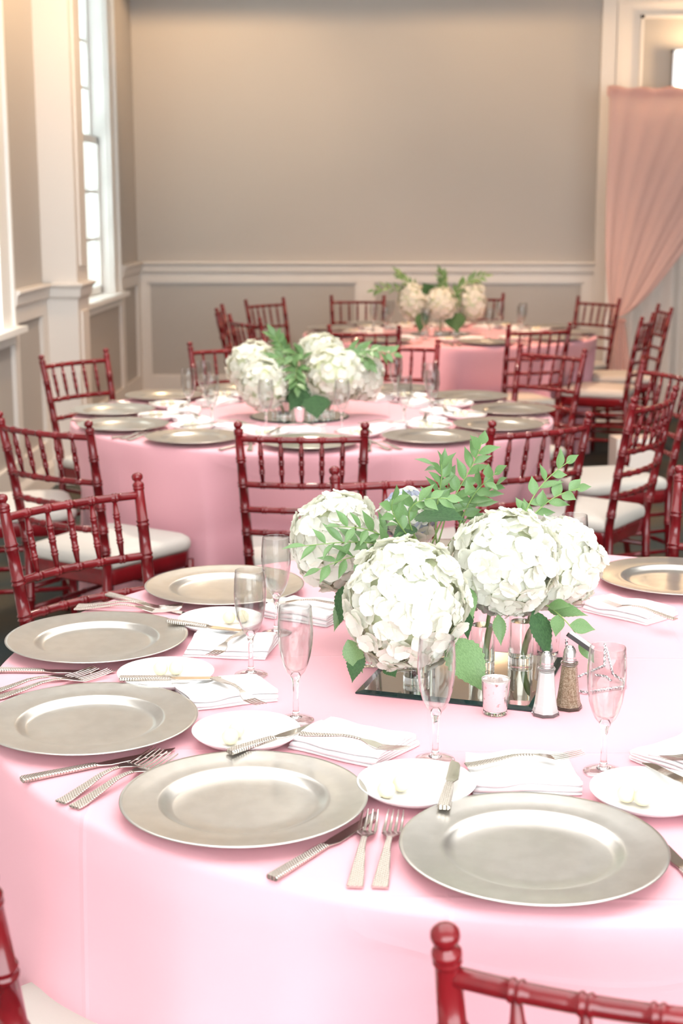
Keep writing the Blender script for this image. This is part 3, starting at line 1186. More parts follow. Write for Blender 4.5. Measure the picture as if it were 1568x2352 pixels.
def setting(k, deg, full=True, rnd=random, rc=0.77, at=None):
    """a place setting by template, seat direction deg seen from the table centre"""
    cx, cy = TABLES[k]['c']
    j = lambda s: rnd.uniform(-s, s)

    def pol(r, d):
        return cx + r * math.cos(R(deg + d)), cy + r * math.sin(R(deg + d))
    put(charger, 'charger', k, *pol(rc, 0), R(j(180)), at=at)
    if not full:
        return
    put(flute, 'flute', k, *pol(0.475, 12.5 + j(1.5)), 0, at=at)
    bx, by = pol(0.592, -15 + j(0.4))
    put(bread, 'bread', k, bx, by, 0, at=at)
    for s in (-1, 1):
        put(butter, 'butter', k, bx - 0.012 + 0.014 * s + j(0.004), by + 0.012 + 0.006 * s, j(3), 0.0062, at=at)
    a0 = R(deg + 180)
    ba = a0 + R(-18 + j(14))
    ox, oy = bx + 0.03 * math.sin(a0), by - 0.03 * math.cos(a0)
    lay(bknife, 'bknife', k, (ox - 0.084 * math.cos(ba), oy - 0.084 * math.sin(ba)), (ox + 0.084 * math.cos(ba), oy + 0.084 * math.sin(ba)), 0.0200, at=at)
    nx, ny = pol(0.50, -2.5 + j(1.5))
    put(napkins[rnd.randrange(3)], 'napkin', k, nx, ny, R(deg + 90 + j(18)), at=at)
    fa = R(deg + 90 + j(25))
    lay(sfork, 'sfork', k, (nx - 0.086 * math.cos(fa), ny - 0.086 * math.sin(fa)), (nx + 0.086 * math.cos(fa), ny + 0.086 * math.sin(fa)), 0.0285, at=at)
    for d, pr, kd, hl in ((14.2, dknife, 'knife', 0.118), (-14.2, dfork, 'fork', 0.1075), (-16.8, dfork, 'fork', 0.1075)):
        qx, qy = pol(0.80, d)
        an = a0 + R(j(1.5))
        lay(pr, kd, k, (qx - hl * math.cos(an), qy - hl * math.sin(an)), (qx + hl * math.cos(an), qy + hl * math.sin(an)), at=at)


# ---- table with the shakers: settings as they lie
c1 = TABLES[0]['c']
A = {5: 'at the first place clockwise from the salt shaker', 4: 'at the second place clockwise from the salt shaker', 3: 'at the third place clockwise from the salt shaker',
     2: 'at the fourth place clockwise from the salt shaker', 1: 'at the fifth place clockwise from the salt shaker', 7: 'at the first place counterclockwise from the salt shaker', 6: 'at the place behind the leaning hydrangea'}
for n, x, y in ((1, -0.325, 2.975), (2, -0.518, 2.590), (3, -0.446, 2.156), (4, -0.181, 1.852), (5, 0.189, 1.708), (6, 0.625, 3.075), (7, 0.583, 1.782)):
    put(charger, 'charger', 0, x, y, random.uniform(0, 6), at=A[n])
for n, a, b in ((3, (-0.501, 1.936), (-0.300, 2.062)), (4, (-0.128, 1.639), (-0.002, 1.836)), (5, (0.392, 1.566), (0.340, 1.800)), (2, (-0.690, 2.432), (-0.456, 2.427)), (1, (-0.560, 2.940), (-0.382, 2.800))):
    lay(dknife, 'knife', 0, a, b, at=A[n])
for n, a, b in ((5, (-0.029, 1.620), (-0.012, 1.833)), (5, (0.000, 1.614), (0.022, 1.838)), (4, (-0.429, 1.863), (-0.326, 2.048)), (4, (-0.408, 1.845), (-0.302, 2.032)),
                (3, (-0.650, 2.300), (-0.495, 2.430)), (3, (-0.625, 2.288), (-0.468, 2.416)), (2, (-0.600, 2.835), (-0.405, 2.818)), (2, (-0.605, 2.858), (-0.398, 2.846))):
    lay(dfork, 'fork', 0, a, b, at=A[n])
bread_spots = [(4, (-0.201, 2.104), (-0.222, 2.076), (-0.216, 2.104), (-0.215, 1.998), (-0.097, 2.117)),
               (5, (0.050, 1.906), (0.009, 1.880), (0.029, 1.903), (0.083, 1.808), (0.105, 1.972)),
               (3, (-0.362, 2.380), (-0.374, 2.403), (-0.348, 2.406), (-0.432, 2.328), (-0.262, 2.336)),
               (2, (-0.304, 2.709), (-0.290, 2.724), (-0.265, 2.730), (-0.398, 2.674), (-0.247, 2.610)),
               (7, (0.364, 1.885), (0.330, 1.874), (0.350, 1.863), (0.462, 1.816), (0.364, 1.986))]
for n, p, q1, q2, ka, kb in bread_spots:
    put(bread, 'bread', 0, *p, 0, at=A[n])
    put(butter, 'butter', 0, *q1, 0.3, 0.0058, at=A[n])
    put(butter, 'butter', 0, *q2, 1.3, 0.0060, at=A[n])
    lay(bknife, 'bknife', 0, ka, kb, 0.0206, at=A[n])
nap = [(4, (-0.040, 2.085), -32, 0), (5, (0.200, 1.970), 2, 1), (3, (-0.255, 2.312), 22, 2), (2, (-0.270, 2.575), -6, 0), (1, (-0.140, 2.812), -28, 1), (6, (0.490, 2.840), -42, 2), (7, (0.455, 2.045), 40, 0)]
for n, (x, y), a, q in nap:
    put(napkins[q], 'napkin', 0, x, y, R(a), at=A[n])
for n, a, b in ((4, (-0.118, 2.060), (0.040, 1.990)), (5, (0.116, 1.940), (0.288, 1.983)), (3, (-0.273, 2.318), (-0.182, 2.172)), (2, (-0.246, 2.590), (-0.292, 2.424)), (6, (0.552, 2.690), (0.430, 2.812)), (1, (-0.06, 2.775), (-0.23, 2.79)), (7, (0.540, 2.03), (0.40, 1.965))):
    lay(sfork, 'sfork', 0, a, b, 0.0285, at=A[n])
for n, x, y in ((1, -0.196, 2.680), (2, -0.222, 2.425), (3, -0.132, 2.199), (4, 0.080, 2.036), (5, 0.317, 1.996), (6, 0.385, 2.900)):
    put(flute, 'flute', 0, x, y, 0, at=A[n])
# settings hidden by the flowers or beyond the frame
r1 = random.Random(21)
setting(0, 98.7, True, r1, at='at the place hidden behind the hydrangeas')

setting(0, -33, True, r1, at='at the second place counterclockwise from the salt shaker')
setting(0, -2, True, r1, at='at the third place counterclockwise from the salt shaker')

# ---- the other tables by template
r2 = random.Random(4)
for d in (180, -149, -119, -88, -56, -27.5, 4, 36, 65, 92, 118.5, 145):
    setting(1, d, True, r2, 0.775)
r3 = random.Random(8)
for d in (-76, -38, -4, 30, 62, 96, 130, 164, 200, 238):
    setting(2, d, True, r3, 0.775)

# ================================================================== CENTREPIECES


def petal(L, W, nu, nv, seed, cup=0.25):
    rnd = random.Random(seed)
    ph = rnd.uniform(0, 6)
    V, F = [], []
    for i in range(nu + 1):
        u = i / nu
        w = W * (0.14 + 0.86 * math.sin(PI * min(1, u * 0.62 + 0.08)) ** 0.9) * (1 if u < 0.85 else 1 - (u - 0.85) * 2.2)
        for j in range(nv + 1):
            s = -1 + 2 * j / nv
            x = L * u * (1 - 0.10 * abs(s) ** 2 * u) + (0.03 * L * math.sin(s * 9 + ph) if i == nu else 0)
            z = cup * L * (u ** 2) * 0.45 + cup * L * 0.35 * s * s * u - 0.22 * L * max(0, u - 0.7) + 0.035 * L * math.sin(5 * s + ph) * u
            V.append((x, s * w, z))
    for i in range(nu):
        for j in range(nv):
            a = i * (nv + 1) + j
            F.append((a, a + 1, a + nv + 2, a + nv + 1))
    return V, F


def floret(seed, nu=4, nv=4):
    rnd = random.Random(seed)
    gs = []
    for k in range(4):
        p = petal(0.0175, 0.0108, nu, nv, seed * 10 + k, 0.15 + 0.2 * rnd.random())
        M_ = Matrix.Rotation(PI / 2 * k + rnd.uniform(-0.12, 0.12), 4, 'Z') @ Matrix.Rotation(rnd.uniform(-0.25, 0.1), 4, 'Y') @ Matrix.Translation((0, 0, 0.0006 * (k % 2)))
        gs.append(xf(p, M_))
    gs.append(([(0.0018, 0, 0.001), (-0.0009, 0.0016, 0.001), (-0.0009, -0.0016, 0.001), (0, 0, 0.0032)], [(0, 1, 3), (1, 2, 3), (2, 0, 3)]))
    return merge(*gs)


FLORETS = [mesh('floret', floret(s), 'petal', True) for s in range(4)]
FLORETS_B = [mesh('floret', floret(s + 9), 'petal_blue', True) for s in range(2)]
FLORETS_LOW = [floret(s + 20, 2, 2) for s in range(3)]


def head_frames(rx, rz, n, rnd):
    ga = PI * (3 - math.sqrt(5))
    ph = rnd.uniform(0, 6)
    for i in range(n):
        z = 1 - 2 * (i + 0.5) / n
        r = math.sqrt(1 - z * z)
        a = i * ga
        d = Vector((r * math.cos(a), r * math.sin(a), z))
        d = (d + Vector((rnd.uniform(-1, 1), rnd.uniform(-1, 1), rnd.uniform(-1, 1))) * 0.11).normalized()
        bump = 1 + rnd.uniform(-0.07, 0.04) + 0.055 * math.sin(4.1 * d.x + ph) * math.sin(3.7 * d.z + 2 * ph) + 0.03 * math.sin(7 * d.y + 5 * d.z + ph)
        p = Vector((d.x * rx, d.y * rx, d.z * rz)) * bump
        nrm = (d + Vector((rnd.uniform(-1, 1), rnd.uniform(-1, 1), rnd.uniform(-1, 1))) * 0.32).normalized()
        q = nrm.to_track_quat('Z', 'Y')
        yield p, q, rnd.uniform(0, 6.28)


def leaf_geo(n=8, m=4, serr=False, fold=0.25, droop=0.25, wp=0.8):
    """unit leaf: base at the origin, tip at x=1, half width 1 (scaled later), fold up along the midrib"""
    V, F = [], []
    for i in range(n + 1):
        u = i / n
        w = math.sin(PI * u ** wp) ** 1.25 if 0 < u < 1 else 0.02
        for j in range(m + 1):
            s = -1 + 2 * j / m
            ww = w
            if serr and abs(s) == 1 and 0 < u < 1:
                ww = w * (1.04 if i % 2 else 0.93)
            V.append((u, s * ww, fold * abs(s) * w * 0.5 - droop * (u - 0.3) ** 2 * 0.6))
    for i in range(n):
        for j in range(m):
            a = i * (m + 1) + j
            F.append((a, a + 1, a + m + 2, a + m + 1))
    return V, F


LEAF = mesh('leaf', leaf_geo(8, 4), 'leaf', True)
LEAF_BIG = mesh('leaf', leaf_geo(22, 4, True, 0.2, 0.3, 0.72), 'leaf_dark', True)
LEAF_BIGL = mesh('leaf', leaf_geo(22, 4, True, 0.2, 0.3, 0.72), 'leaf', True)


def leaf_matrix(base, tip, hw, nrm):
    base, tip = Vector(base), Vector(tip)
    x = tip - base
    L = x.length
    x.normalize()
    n = Vector(nrm)
    y = n.cross(x)
    if y.length < 1e-4:
        y = Vector((0, 1, 0))
    y.normalize()
    z = x.cross(y)
    m = Matrix((x, y, z)).transposed().to_4x4()
    m.translation = base
    return m @ Matrix.Diagonal((L, hw, L * 0.6, 1))


def add_leaf(parent, base, tip, hw, nrm, me):
    """base and tip in world space; parent is an unrotated Empty"""
    o = obj('leaf', me, parent)
    o.matrix_local = leaf_matrix(Vector(base) - parent.location, Vector(tip) - parent.location, hw, nrm)
    return o


def hydrangea(center, r, rz, n, foot, label, leaves=(), blue=False, group=None, low=False, cat='flower', floret_scale=1.14, seed=1):
    """a bloom on its stem, foot = where the stem stands in its vase"""
    rnd = random.Random(seed)
    c = Vector(center)
    t = thing('hydrangea', foot, 0, label, cat, group)
    off = c - Vector(foot)
    k = len(bez([off * 0, off * 0.5, off], 0.5))
    pts = [bez([(0, 0, 0), (off.x * 0.1, off.y * 0.1, off.z * 0.55), tuple(off)], i / 8) for i in range(9)]
    part('stem', tube(pts, 0.0038, 8), 'stem', t, True)
    core = lathe([(0, -rz * 0.80)] + [(r * 0.80 * math.sin(PI * i / 8), -rz * 0.80 * math.cos(PI * i / 8)) for i in range(1, 8)] + [(0, rz * 0.80)], 16)
    part('flower_core', xf(core, Matrix.Translation(off)), 'core', t, True)
    if low:
        gs = []
        for p, q, a in head_frames(r * 0.93, rz * 0.93, n, rnd):
            M_ = Matrix.Translation(off + p) @ q.to_matrix().to_4x4() @ Matrix.Rotation(a, 4, 'Z') @ Matrix.Scale(floret_scale * rnd.uniform(0.85, 1.15), 4)
            gs.append(xf(rnd.choice(FLORETS_LOW), M_))
        fl = part('florets', merge(*gs), 'petal', t, True)
        fl['kind'] = 'stuff'
    else:
        for p, q, a in head_frames(r * 0.93, rz * 0.93, n, rnd):
            me = rnd.choice(FLORETS_B if (blue and rnd.random() < 0.45) else FLORETS)
            o = obj('floret', me, t)
            o.matrix_local = Matrix.Translation(off + p) @ q.to_matrix().to_4x4() @ Matrix.Rotation(a, 4, 'Z') @ Matrix.Scale(floret_scale * rnd.uniform(0.85, 1.15), 4)
    for base, tip, hw, nrm, me in leaves:
        add_leaf(t, base, tip, hw, nrm, me)
    return t


def sprig(points, nleaf, ll, hw, label, group=None, seed=1, low=False, name='ruscus_sprig'):
    rnd = random.Random(seed)
    P = [Vector(p) for p in points]
    t = thing(name, tuple(P[0]), 0, label, 'greenery', group)
    loc = [p - P[0] for p in P]
    n = 14
    pts = [bez(loc, i / n) for i in range(n + 1)]
    part('stem', tube(pts, [0.0016 * (1 - 0.6 * i / n) for i in range(n + 1)], 6), 'stem', t, True)
    gs = []
    for k in range(nleaf):
        u = 0.18 + 0.82 * (k + 0.5) / nleaf
        b = bez(loc, u)
        tg = (bez(loc, min(1, u + 0.05)) - bez(loc, u - 0.05)).normalized()
        side = tg.cross(Vector((0.2, -0.8, 0.55))).normalized() * (1 if k % 2 else -1)
        up = side.cross(tg)
        dr = (tg * rnd.uniform(0.55, 1.0) + side * rnd.uniform(0.5, 0.95) + up * rnd.uniform(-0.35, 0.45)).normalized()
        L = ll * rnd.uniform(0.75, 1.15) * (1 - 0.25 * u)
        if k == nleaf - 1:
            dr = tg
        nm = Vector((rnd.uniform(-0.5, 0.5), -0.7 + rnd.uniform(-0.4, 0.4), 0.8))
        if low:
            gs.append(xf((list(leaf_geo(4, 2)[0]), leaf_geo(4, 2)[1]), leaf_matrix(b, b + dr * L, hw, nm)))
        else:
            o = obj('leaf', LEAF, t)
            o.matrix_local = leaf_matrix(b, b + dr * L, hw * rnd.uniform(0.85, 1.1), nm)
    if low:
        part('leaves', merge(*gs), 'leaf', t, True)['kind'] = 'stuff'
    return t


def make_vase(r, h):
    def mk():
        t = thing('cylinder_vase', (0, 0, 0), 0, 'vase', 'vase')
        part('glass_body', lathe([(0, 0), (r, 0), (r, h), (r - 0.0008, h + 0.0006), (r - 0.0024, h), (r - 0.0024, 0.011), (0, 0.0105)], 40), 'glass', t)
        part('water', lathe([(0, 0.0115), (r - 0.0030, 0.0118), (r - 0.0030, h * 0.55), (0, h * 0.55)], 32), 'water', t)
        return t
    return mk


def make_votive():
    t = thing('votive_holder', (0, 0, 0), 0, 'votive', 'candle holder')
    n = 60
    prof = [(0.0185, 0.0065), (0.0195, 0.012), (0.0212, 0.035), (0.0228, 0.054), (0.0231, 0.0568), (0.0224, 0.0572), (0.0214, 0.054), (0.0198, 0.03), (0.0182, 0.010), (0, 0.009)]
    V, F = lathe(prof, n)
    V = [(x * (1 + 0.018 * math.cos(20 * math.atan2(y, x))) if z < 0.052 else x, y * (1 + 0.018 * math.cos(20 * math.atan2(y, x))) if z < 0.052 else y, z) for x, y, z in V]
    part('cup', (V, F), 'mercury', t, True)
    part('base', lathe([(0, 0), (0.0185, 0), (0.0192, 0.0015), (0.0192, 0.0058), (0.0180, 0.0068), (0, 0.0070)], 32), 'glass', t)
    return t


def make_shaker(content, cmat):
    def mk():
        t = thing(content + '_shaker', (0, 0, 0), 0, 'shaker', 'shaker')

        def tower(sc, z0, z1, flare):
            V, F = [], []
            n = 8
            lv = [(z0, 1.0), (z0 + 0.004, 0.98), (z0 + 0.010, 0.86), (0.018, 0.80), (0.035, 0.70), (0.055, 0.61), (z1 - 0.001, 0.545), (z1, 0.53)]
            for z, f in lv:
                for i in range(n):
                    a = 2 * PI * i / n + PI / 8
                    V.append((0.0225 * f * sc * math.cos(a), 0.0225 * f * sc * math.sin(a), z))
            for k in range(len(lv) - 1):
                for i in range(n):
                    j = (i + 1) % n
                    F.append((k * n + i, k * n + j, (k + 1) * n + j, (k + 1) * n + i))
            F.append(tuple(range(n)))
            F.append(tuple(range((len(lv) - 1) * n, len(lv) * n)))
            return V, F
        part('glass_body', tower(1.0, 0.0, 0.074, 1), 'glass', t, False)
        part(content, tower(0.86, 0.0045, 0.070, 1), cmat, t, False)
        part('collar', lathe([(0.0115, 0.072), (0.0138, 0.0735), (0.0142, 0.0752), (0.0138, 0.077), (0.0115, 0.078)], 28), 'glass', t)
        cp = part('cap', lathe([(0, 0.0765), (0.0105, 0.0765), (0.0113, 0.0785), (0.0107, 0.0800), (0.0114, 0.0818), (0.0107, 0.0836), (0.0112, 0.0854), (0.0108, 0.0875), (0.0106, 0.0915), (0.0094, 0.0965), (0.0068, 0.1010), (0.0035, 0.1036), (0, 0.1044)], 28), 'chrome', t)
        for i in range(5):
            a = 2 * PI * i / 5
            q = part('hole', xf(lathe([(0, -0.0002), (0.0011, -0.0002), (0.0011, 0.0004), (0, 0.0004)], 8), Matrix.Translation((0.0052 * math.cos(a), 0.0052 * math.sin(a), 0.1024)) @ Vector((math.cos(a) * 0.55, math.sin(a) * 0.55, 0.83)).to_track_quat('Z', 'Y').to_matrix().to_4x4()), 'rubber', cp)
        return t
    return mk


def make_mirror(S, rnd_=False):
    t = thing('mirror_base', (0, 0, 0), 0, 'mirror', 'mirror')
    n = 4
    h, bev = 0.0045, 0.012

    def sq(s, z):
        return [(-s, -s, z), (s, -s, z), (s, s, z), (-s, s, z)]
    V = sq(S - bev, h)
    part('mirror_face', (V, [(0, 1, 2, 3)]), 'mirror', t, False)
    V = sq(S - bev, h) + sq(S, 0.0022)
    part('bevel', (V, [(i, (i + 1) % 4, 4 + (i + 1) % 4, 4 + i) for i in range(4)]), 'mirror_edge', t, False)  # dark colour painted in for the bevel's angled reflection
    V = sq(S, 0.0022) + sq(S, 0.0)
    part('edge', (V, [(i, (i + 1) % 4, 4 + (i + 1) % 4, 4 + i) for i in range(4)] + [(4, 5, 6, 7)]), 'mirror_edge', t, False)
    return t


# ---- centrepiece of the table with the shakers
S0 = 'on ' + TABLES[0]['where']
mir = make_mirror(0.149)
mir.location = (0.143, 2.434, TZ)
mir.rotation_euler = (0, 0, R(-16.2))
mir['label'] = 'square mirror with dark edge under the flower vases by the shakers'
MZ = TZ + 0.0047
votive = Proto(make_votive)
votive((0.182, 2.243, TZ), 0, 'silver mercury glass votive holder in front of the square mirror and shakers')
votive((0.300, 2.566, TZ), 0, 'silver mercury glass votive holder behind the salt and pepper shakers')
votive((-0.020, 2.492, TZ), 0, 'silver mercury glass votive holder half hidden by drooping hydrangea leaves')
salt = Proto(make_shaker('salt', 'salt'))
pep = Proto(make_shaker('pepper', 'pepper'))
salt((0.261, 2.240, TZ), R(6), 'glass salt shaker with steel cap beside the pepper shaker')
pep((0.301, 2.272, TZ), R(20), 'glass pepper shaker with steel cap beside the salt shaker')
vase = Proto(make_vase(0.022, 0.135))
vase((0.060, 2.385, MZ), 0, 'clear glass cylinder vase under the fullest hydrangea')
vase((0.176, 2.475, MZ), 0, 'clear glass cylinder vase holding water at the middle of the mirror')
vase((0.245, 2.500, MZ), 0, 'clear glass cylinder vase under the widest pair of hydrangeas')
vase((0.075, 2.520, MZ), 0, 'clear glass cylinder vase behind the fullest hydrangea')
FZ = MZ + 0.013
NF = (0.1, -0.9, 0.4)
hydrangea((0.044, 2.372, 0.902), 0.104, 0.112, 250, (0.064, 2.388, FZ), 'fullest white hydrangea bloom hanging over the mirror edge',
          [((0.112, 2.330, 0.858), (0.172, 2.290, 0.778), 0.034, (0.35, -0.9, 0.25), LEAF_BIGL),
           ((-0.035, 2.36, 0.830), (-0.048, 2.345, 0.775), 0.017, (-0.3, -0.9, 0.3), LEAF_BIG),
           ((-0.055, 2.36, 0.845), (-0.030, 2.35, 0.790), 0.018, (-0.2, -0.9, 0.2), LEAF_BIGL),
           ((0.01, 2.35, 0.81), (0.025, 2.345, 0.785), 0.014, (0, -0.9, 0.2), LEAF_BIG),
           ((0.125, 2.43, 0.93), (0.118, 2.40, 0.80), 0.022, (0.6, -0.8, 0.2), LEAF_BIG)], seed=1)
hydrangea((0.212, 2.500, 0.944), 0.095, 0.094, 215, (0.180, 2.478, FZ), 'broad white hydrangea bloom beside the ruscus sprig',
          [((0.14, 2.44, 0.92), (0.155, 2.39, 0.875), 0.016, (0.4, -0.9, 0.3), LEAF_BIGL),
           ((0.135, 2.46, 0.89), (0.15, 2.43, 0.825), 0.018, (0.3, -0.9, 0.1), LEAF_BIG),
           ((0.20, 2.45, 0.865), (0.205, 2.43, 0.815), 0.012, (0, -0.9, 0.3), LEAF_BIGL)], seed=2)
hydrangea((0.312, 2.570, 0.925), 0.080, 0.082, 165, (0.249, 2.503, FZ), 'white hydrangea bloom leaning over the pepper shaker',
          [((0.262, 2.47, 0.868), (0.290, 2.44, 0.790), 0.020, (0.3, -0.9, 0.3), LEAF_BIG),
           ((0.29, 2.50, 0.862), (0.355, 2.465, 0.862), 0.016, (0.1, -0.7, 0.7), LEAF_BIGL)], seed=3)
hydrangea((-0.082, 2.640, 0.945), 0.083, 0.092, 175, (0.078, 2.523, FZ), 'white hydrangea bloom leaning towards the cluster of champagne flutes',
          [((-0.055, 2.58, 0.885), (-0.075, 2.555, 0.815), 0.021, (-0.1, -0.9, 0.3), LEAF_BIG),
           ((-0.062, 2.58, 0.86), (-0.085, 2.56, 0.80), 0.014, (-0.3, -0.9, 0.1), LEAF_BIGL)], seed=4)
hydrangea((0.050, 2.690, 0.985), 0.052, 0.046, 70, (0.082, 2.517, FZ), 'small hydrangea bloom with pale blue florets',
          [((0.06, 2.60, 1.005), (0.145, 2.52, 1.020), 0.032, (0.2, -0.6, 0.8), LEAF_BIG),
           ((0.06, 2.58, 0.99), (0.02, 2.52, 0.985), 0.018, (0, -0.6, 0.8), LEAF_BIG)], blue=True, seed=5)
G = 'ruscus sprigs on the table with the shakers'
SP = [((0.09, 2.60, 0.95), (0.12, 2.63, 1.03), (0.17, 2.63, 1.09), (0.178, 2.62, 1.135)), ((0.10, 2.60, 0.95), (0.13, 2.66, 1.02), (0.13, 2.66, 1.08), (0.09, 2.65, 1.09)),
      ((0.12, 2.60, 0.95), (0.16, 2.64, 1.0), (0.185, 2.65, 1.04), (0.21, 2.63, 1.06)), ((0.24, 2.56, 0.97), (0.26, 2.61, 1.04), (0.29, 2.62, 1.07), (0.335, 2.61, 1.105)),
      ((0.24, 2.56, 0.97), (0.27, 2.60, 1.02), (0.31, 2.60, 1.05), (0.35, 2.58, 1.06)), ((0.06, 2.56, 0.93), (0.00, 2.50, 0.99), (-0.05, 2.46, 0.99), (-0.135, 2.44, 0.985)),
      ((0.05, 2.56, 0.93), (0.00, 2.50, 0.97), (-0.05, 2.45, 0.97), (-0.11, 2.43, 0.945)), ((0.08, 2.58, 0.94), (0.02, 2.54, 1.03), (0.05, 2.52, 1.06), (0.12, 2.53, 1.05)),
      ((0.07, 2.58, 0.94), (0.03, 2.52, 1.01), (0.01, 2.50, 1.03), (0.02, 2.48, 1.06)), ((0.10, 2.60, 0.95), (0.09, 2.62, 1.02), (0.115, 2.61, 1.07), (0.105, 2.60, 1.10)),
      ((0.13, 2.60, 0.95), (0.15, 2.63, 1.02), (0.165, 2.62, 1.05), (0.205, 2.60, 1.085)), ((0.05, 2.56, 0.94), (0.00, 2.51, 1.00), (-0.03, 2.48, 1.01), (-0.075, 2.46, 1.015)),
      ((0.265, 2.52, 0.875), (0.29, 2.46, 0.88), (0.32, 2.44, 0.86), (0.345, 2.43, 0.815))]
NL = [14, 10, 9, 8, 8, 12, 10, 11, 9, 11, 10, 9, 4]
LLs = [0.050, 0.046, 0.046, 0.046, 0.046, 0.058, 0.054, 0.048, 0.046, 0.048, 0.048, 0.052, 0.055]
SL = ['tall ruscus sprig rising highest from the flowers with the blue florets', 'ruscus sprig arching in front of the empty chair behind the blue florets', 'short ruscus sprig beside the tallest sprig',
      'ruscus sprig pointing up over the broad hydrangea', 'ruscus sprig leaning low over the broad hydrangea', 'long-leaved ruscus sprig reaching over the hydrangea by the flute cluster', 'drooping ruscus sprig across the hydrangea by the flute cluster',
      'ruscus sprig curving over the pale blue florets', 'upright ruscus sprig beside the pale blue florets', 'ruscus sprig standing just behind the pale blue florets', 'ruscus sprig between the pale blue florets and the broad hydrangea', 'slim ruscus sprig above the hydrangea by the flute cluster', 'ruscus sprig hanging down behind the pepper shaker']
for i, (p, n, L, lb) in enumerate(zip(SP, NL, LLs, SL)):
    sprig(p, n, L, (0.0080 if i in (5, 6, 11) else 0.0095) if i != 12 else 0.014, lb, G, seed=30 + i)

# ---- twisted wire stand with a small card


def twisted(path, r=0.0013, off=0.0014, turns=260):
    P = [Vector(p) for p in path]
    dense = []
    for a, b in zip(P, P[1:]):
        n = max(2, int((b - a).length / 0.0011))
        dense += [a.lerp(b, i / n) for i in range(n)]
    dense.append(P[-1])
    out = []
    for phase in (0, PI):
        pts = []
        s = 0
        for i, p in enumerate(dense):
            t = (dense[min(i + 1, len(dense) - 1)] - dense[max(i - 1, 0)]).normalized()
            a = Vector((0, 0, 1)) if abs(t.z) < 0.8 else Vector((1, 0, 0))
            n1 = (a - t * a.dot(t)).normalized()
            n2 = t.cross(n1)
            an = phase + i * 0.0011 * 2 * PI / 0.011
            pts.append(p + (n1 * math.cos(an) + n2 * math.sin(an)) * off)
        out.append(tube(pts, r, 5))
    return merge(*out)


ws = thing('wire_card_stand', (0.362, 2.375, TZ), R(12), 'twisted silver wire card stand behind a champagne flute', 'card stand')
part('front_wire', twisted([(-0.030, 0.030, 0.055), (-0.040, 0.002, 0.008), (-0.041, -0.020, 0.003), (-0.030, -0.030, 0.003), (0.044, -0.012, 0.003), (0.052, 0.010, 0.003), (0.038, 0.030, 0.012), (0.030, 0.045, 0.055)]), 'wire', ws)
part('back_wire', twisted([(-0.046, 0.030, 0.078), (-0.050, 0.012, 0.030), (-0.046, 0.004, 0.014), (0.020, 0.022, 0.030), (0.030, 0.050, 0.060)]), 'wire', ws)
part('hook', twisted([(0.0, 0.012, 0.018), (0.012, -0.004, 0.020), (0.020, -0.012, 0.014)]), 'wire', ws)
cardm = Matrix.Translation((-0.018, 0.034, 0.066)) @ Matrix.Rotation(R(-38), 4, 'Y') @ Matrix.Rotation(R(20), 4, 'X')
part('clip_bar', xf(box(-0.028, 0.028, -0.003, 0.003, -0.0035, 0.0035), Matrix.Translation((-0.020, 0.034, 0.068)) @ Matrix.Rotation(R(36), 4, 'Y')), 'black_iron', ws, False)
part('card', xf(box(-0.024, 0.028, 0.004, 0.0055, -0.002, 0.006), Matrix.Translation((-0.018, 0.036, 0.070)) @ Matrix.Rotation(R(36), 4, 'Y')), 'napkin', ws, False)

# ---- centrepieces of the other two tables
C2 = TABLES[1]['c']
vase2 = Proto(make_vase(0.028, 0.125))
mir2 = Proto(lambda: (lambda t: t)(thing('mirror_base', (0, 0, 0), 0, 'mirror', 'mirror')))


def round_mirror(c, r, label):
    t = thing('mirror_base', (c[0], c[1], TZ), 0, label, 'mirror')
    part('mirror_face', lathe([(0, 0.0045), (r - 0.01, 0.0045)], 64), 'mirror', t, False)
    part('edge', lathe([(r - 0.01, 0.0045), (r, 0.0022), (r, 0), (0, 0)], 64), 'mirror_edge', t, False)
    return t


W2 = TABLES[1]['where']
W3 = TABLES[2]['where']
cp = (-0.315, 5.60)
round_mirror(cp, 0.19, 'round mirror under the flowers on the middle table')
for i, (dx, dy, z, r, rz, sd) in enumerate(((-0.170, 0.03, 0.945, 0.108, 0.10, 11), (-0.125, -0.09, 0.895, 0.098, 0.098, 12), (0.075, 0.13, 0.985, 0.095, 0.08, 13), (0.140, -0.05, 0.925, 0.118, 0.112, 14), (0.235, 0.05, 0.915, 0.085, 0.10, 15))):
    lb = ['white hydrangea bloom at the window side of the bouquet on ', 'low white hydrangea bloom nearly touching the cloth of ', 'topmost white hydrangea bloom on ', 'largest white hydrangea bloom on ', 'narrow white hydrangea bloom at the drape side of the bouquet on '][i]
    fx, fy = cp[0] + dx * 0.45, cp[1] + dy * 0.5
    vase2((fx, fy, MZ), 0, 'clear glass cylinder vase under the hydrangeas on ' + W2, 'vases on ' + W2)
    hydrangea((cp[0] + dx, cp[1] + dy, z), r, rz, 150, (fx, fy, FZ), lb + W2,
              [((cp[0] + dx * 0.6 + 0.02, cp[1] - 0.12, 0.86), (cp[0] + dx * 0.6 + 0.03, cp[1] - 0.16, 0.775), 0.055, (0, -0.95, 0.3), LEAF_BIG)] if i in (2,) else
              [((cp[0] + 0.03, cp[1] - 0.08, 0.90), (cp[0] - 0.03, cp[1] - 0.14, 0.80), 0.045, (0.2, -0.9, 0.3), LEAF_BIG)] if i == 3 else
              [((cp[0] + dx * 0.5 + 0.04, cp[1] - 0.05, 0.92), (cp[0] + dx * 0.4 + 0.06, cp[1] - 0.1, 0.79), 0.03, (0, -0.9, 0.3), LEAF_BIG)] if i < 2 else [], low=True, seed=sd, floret_scale=1.15)
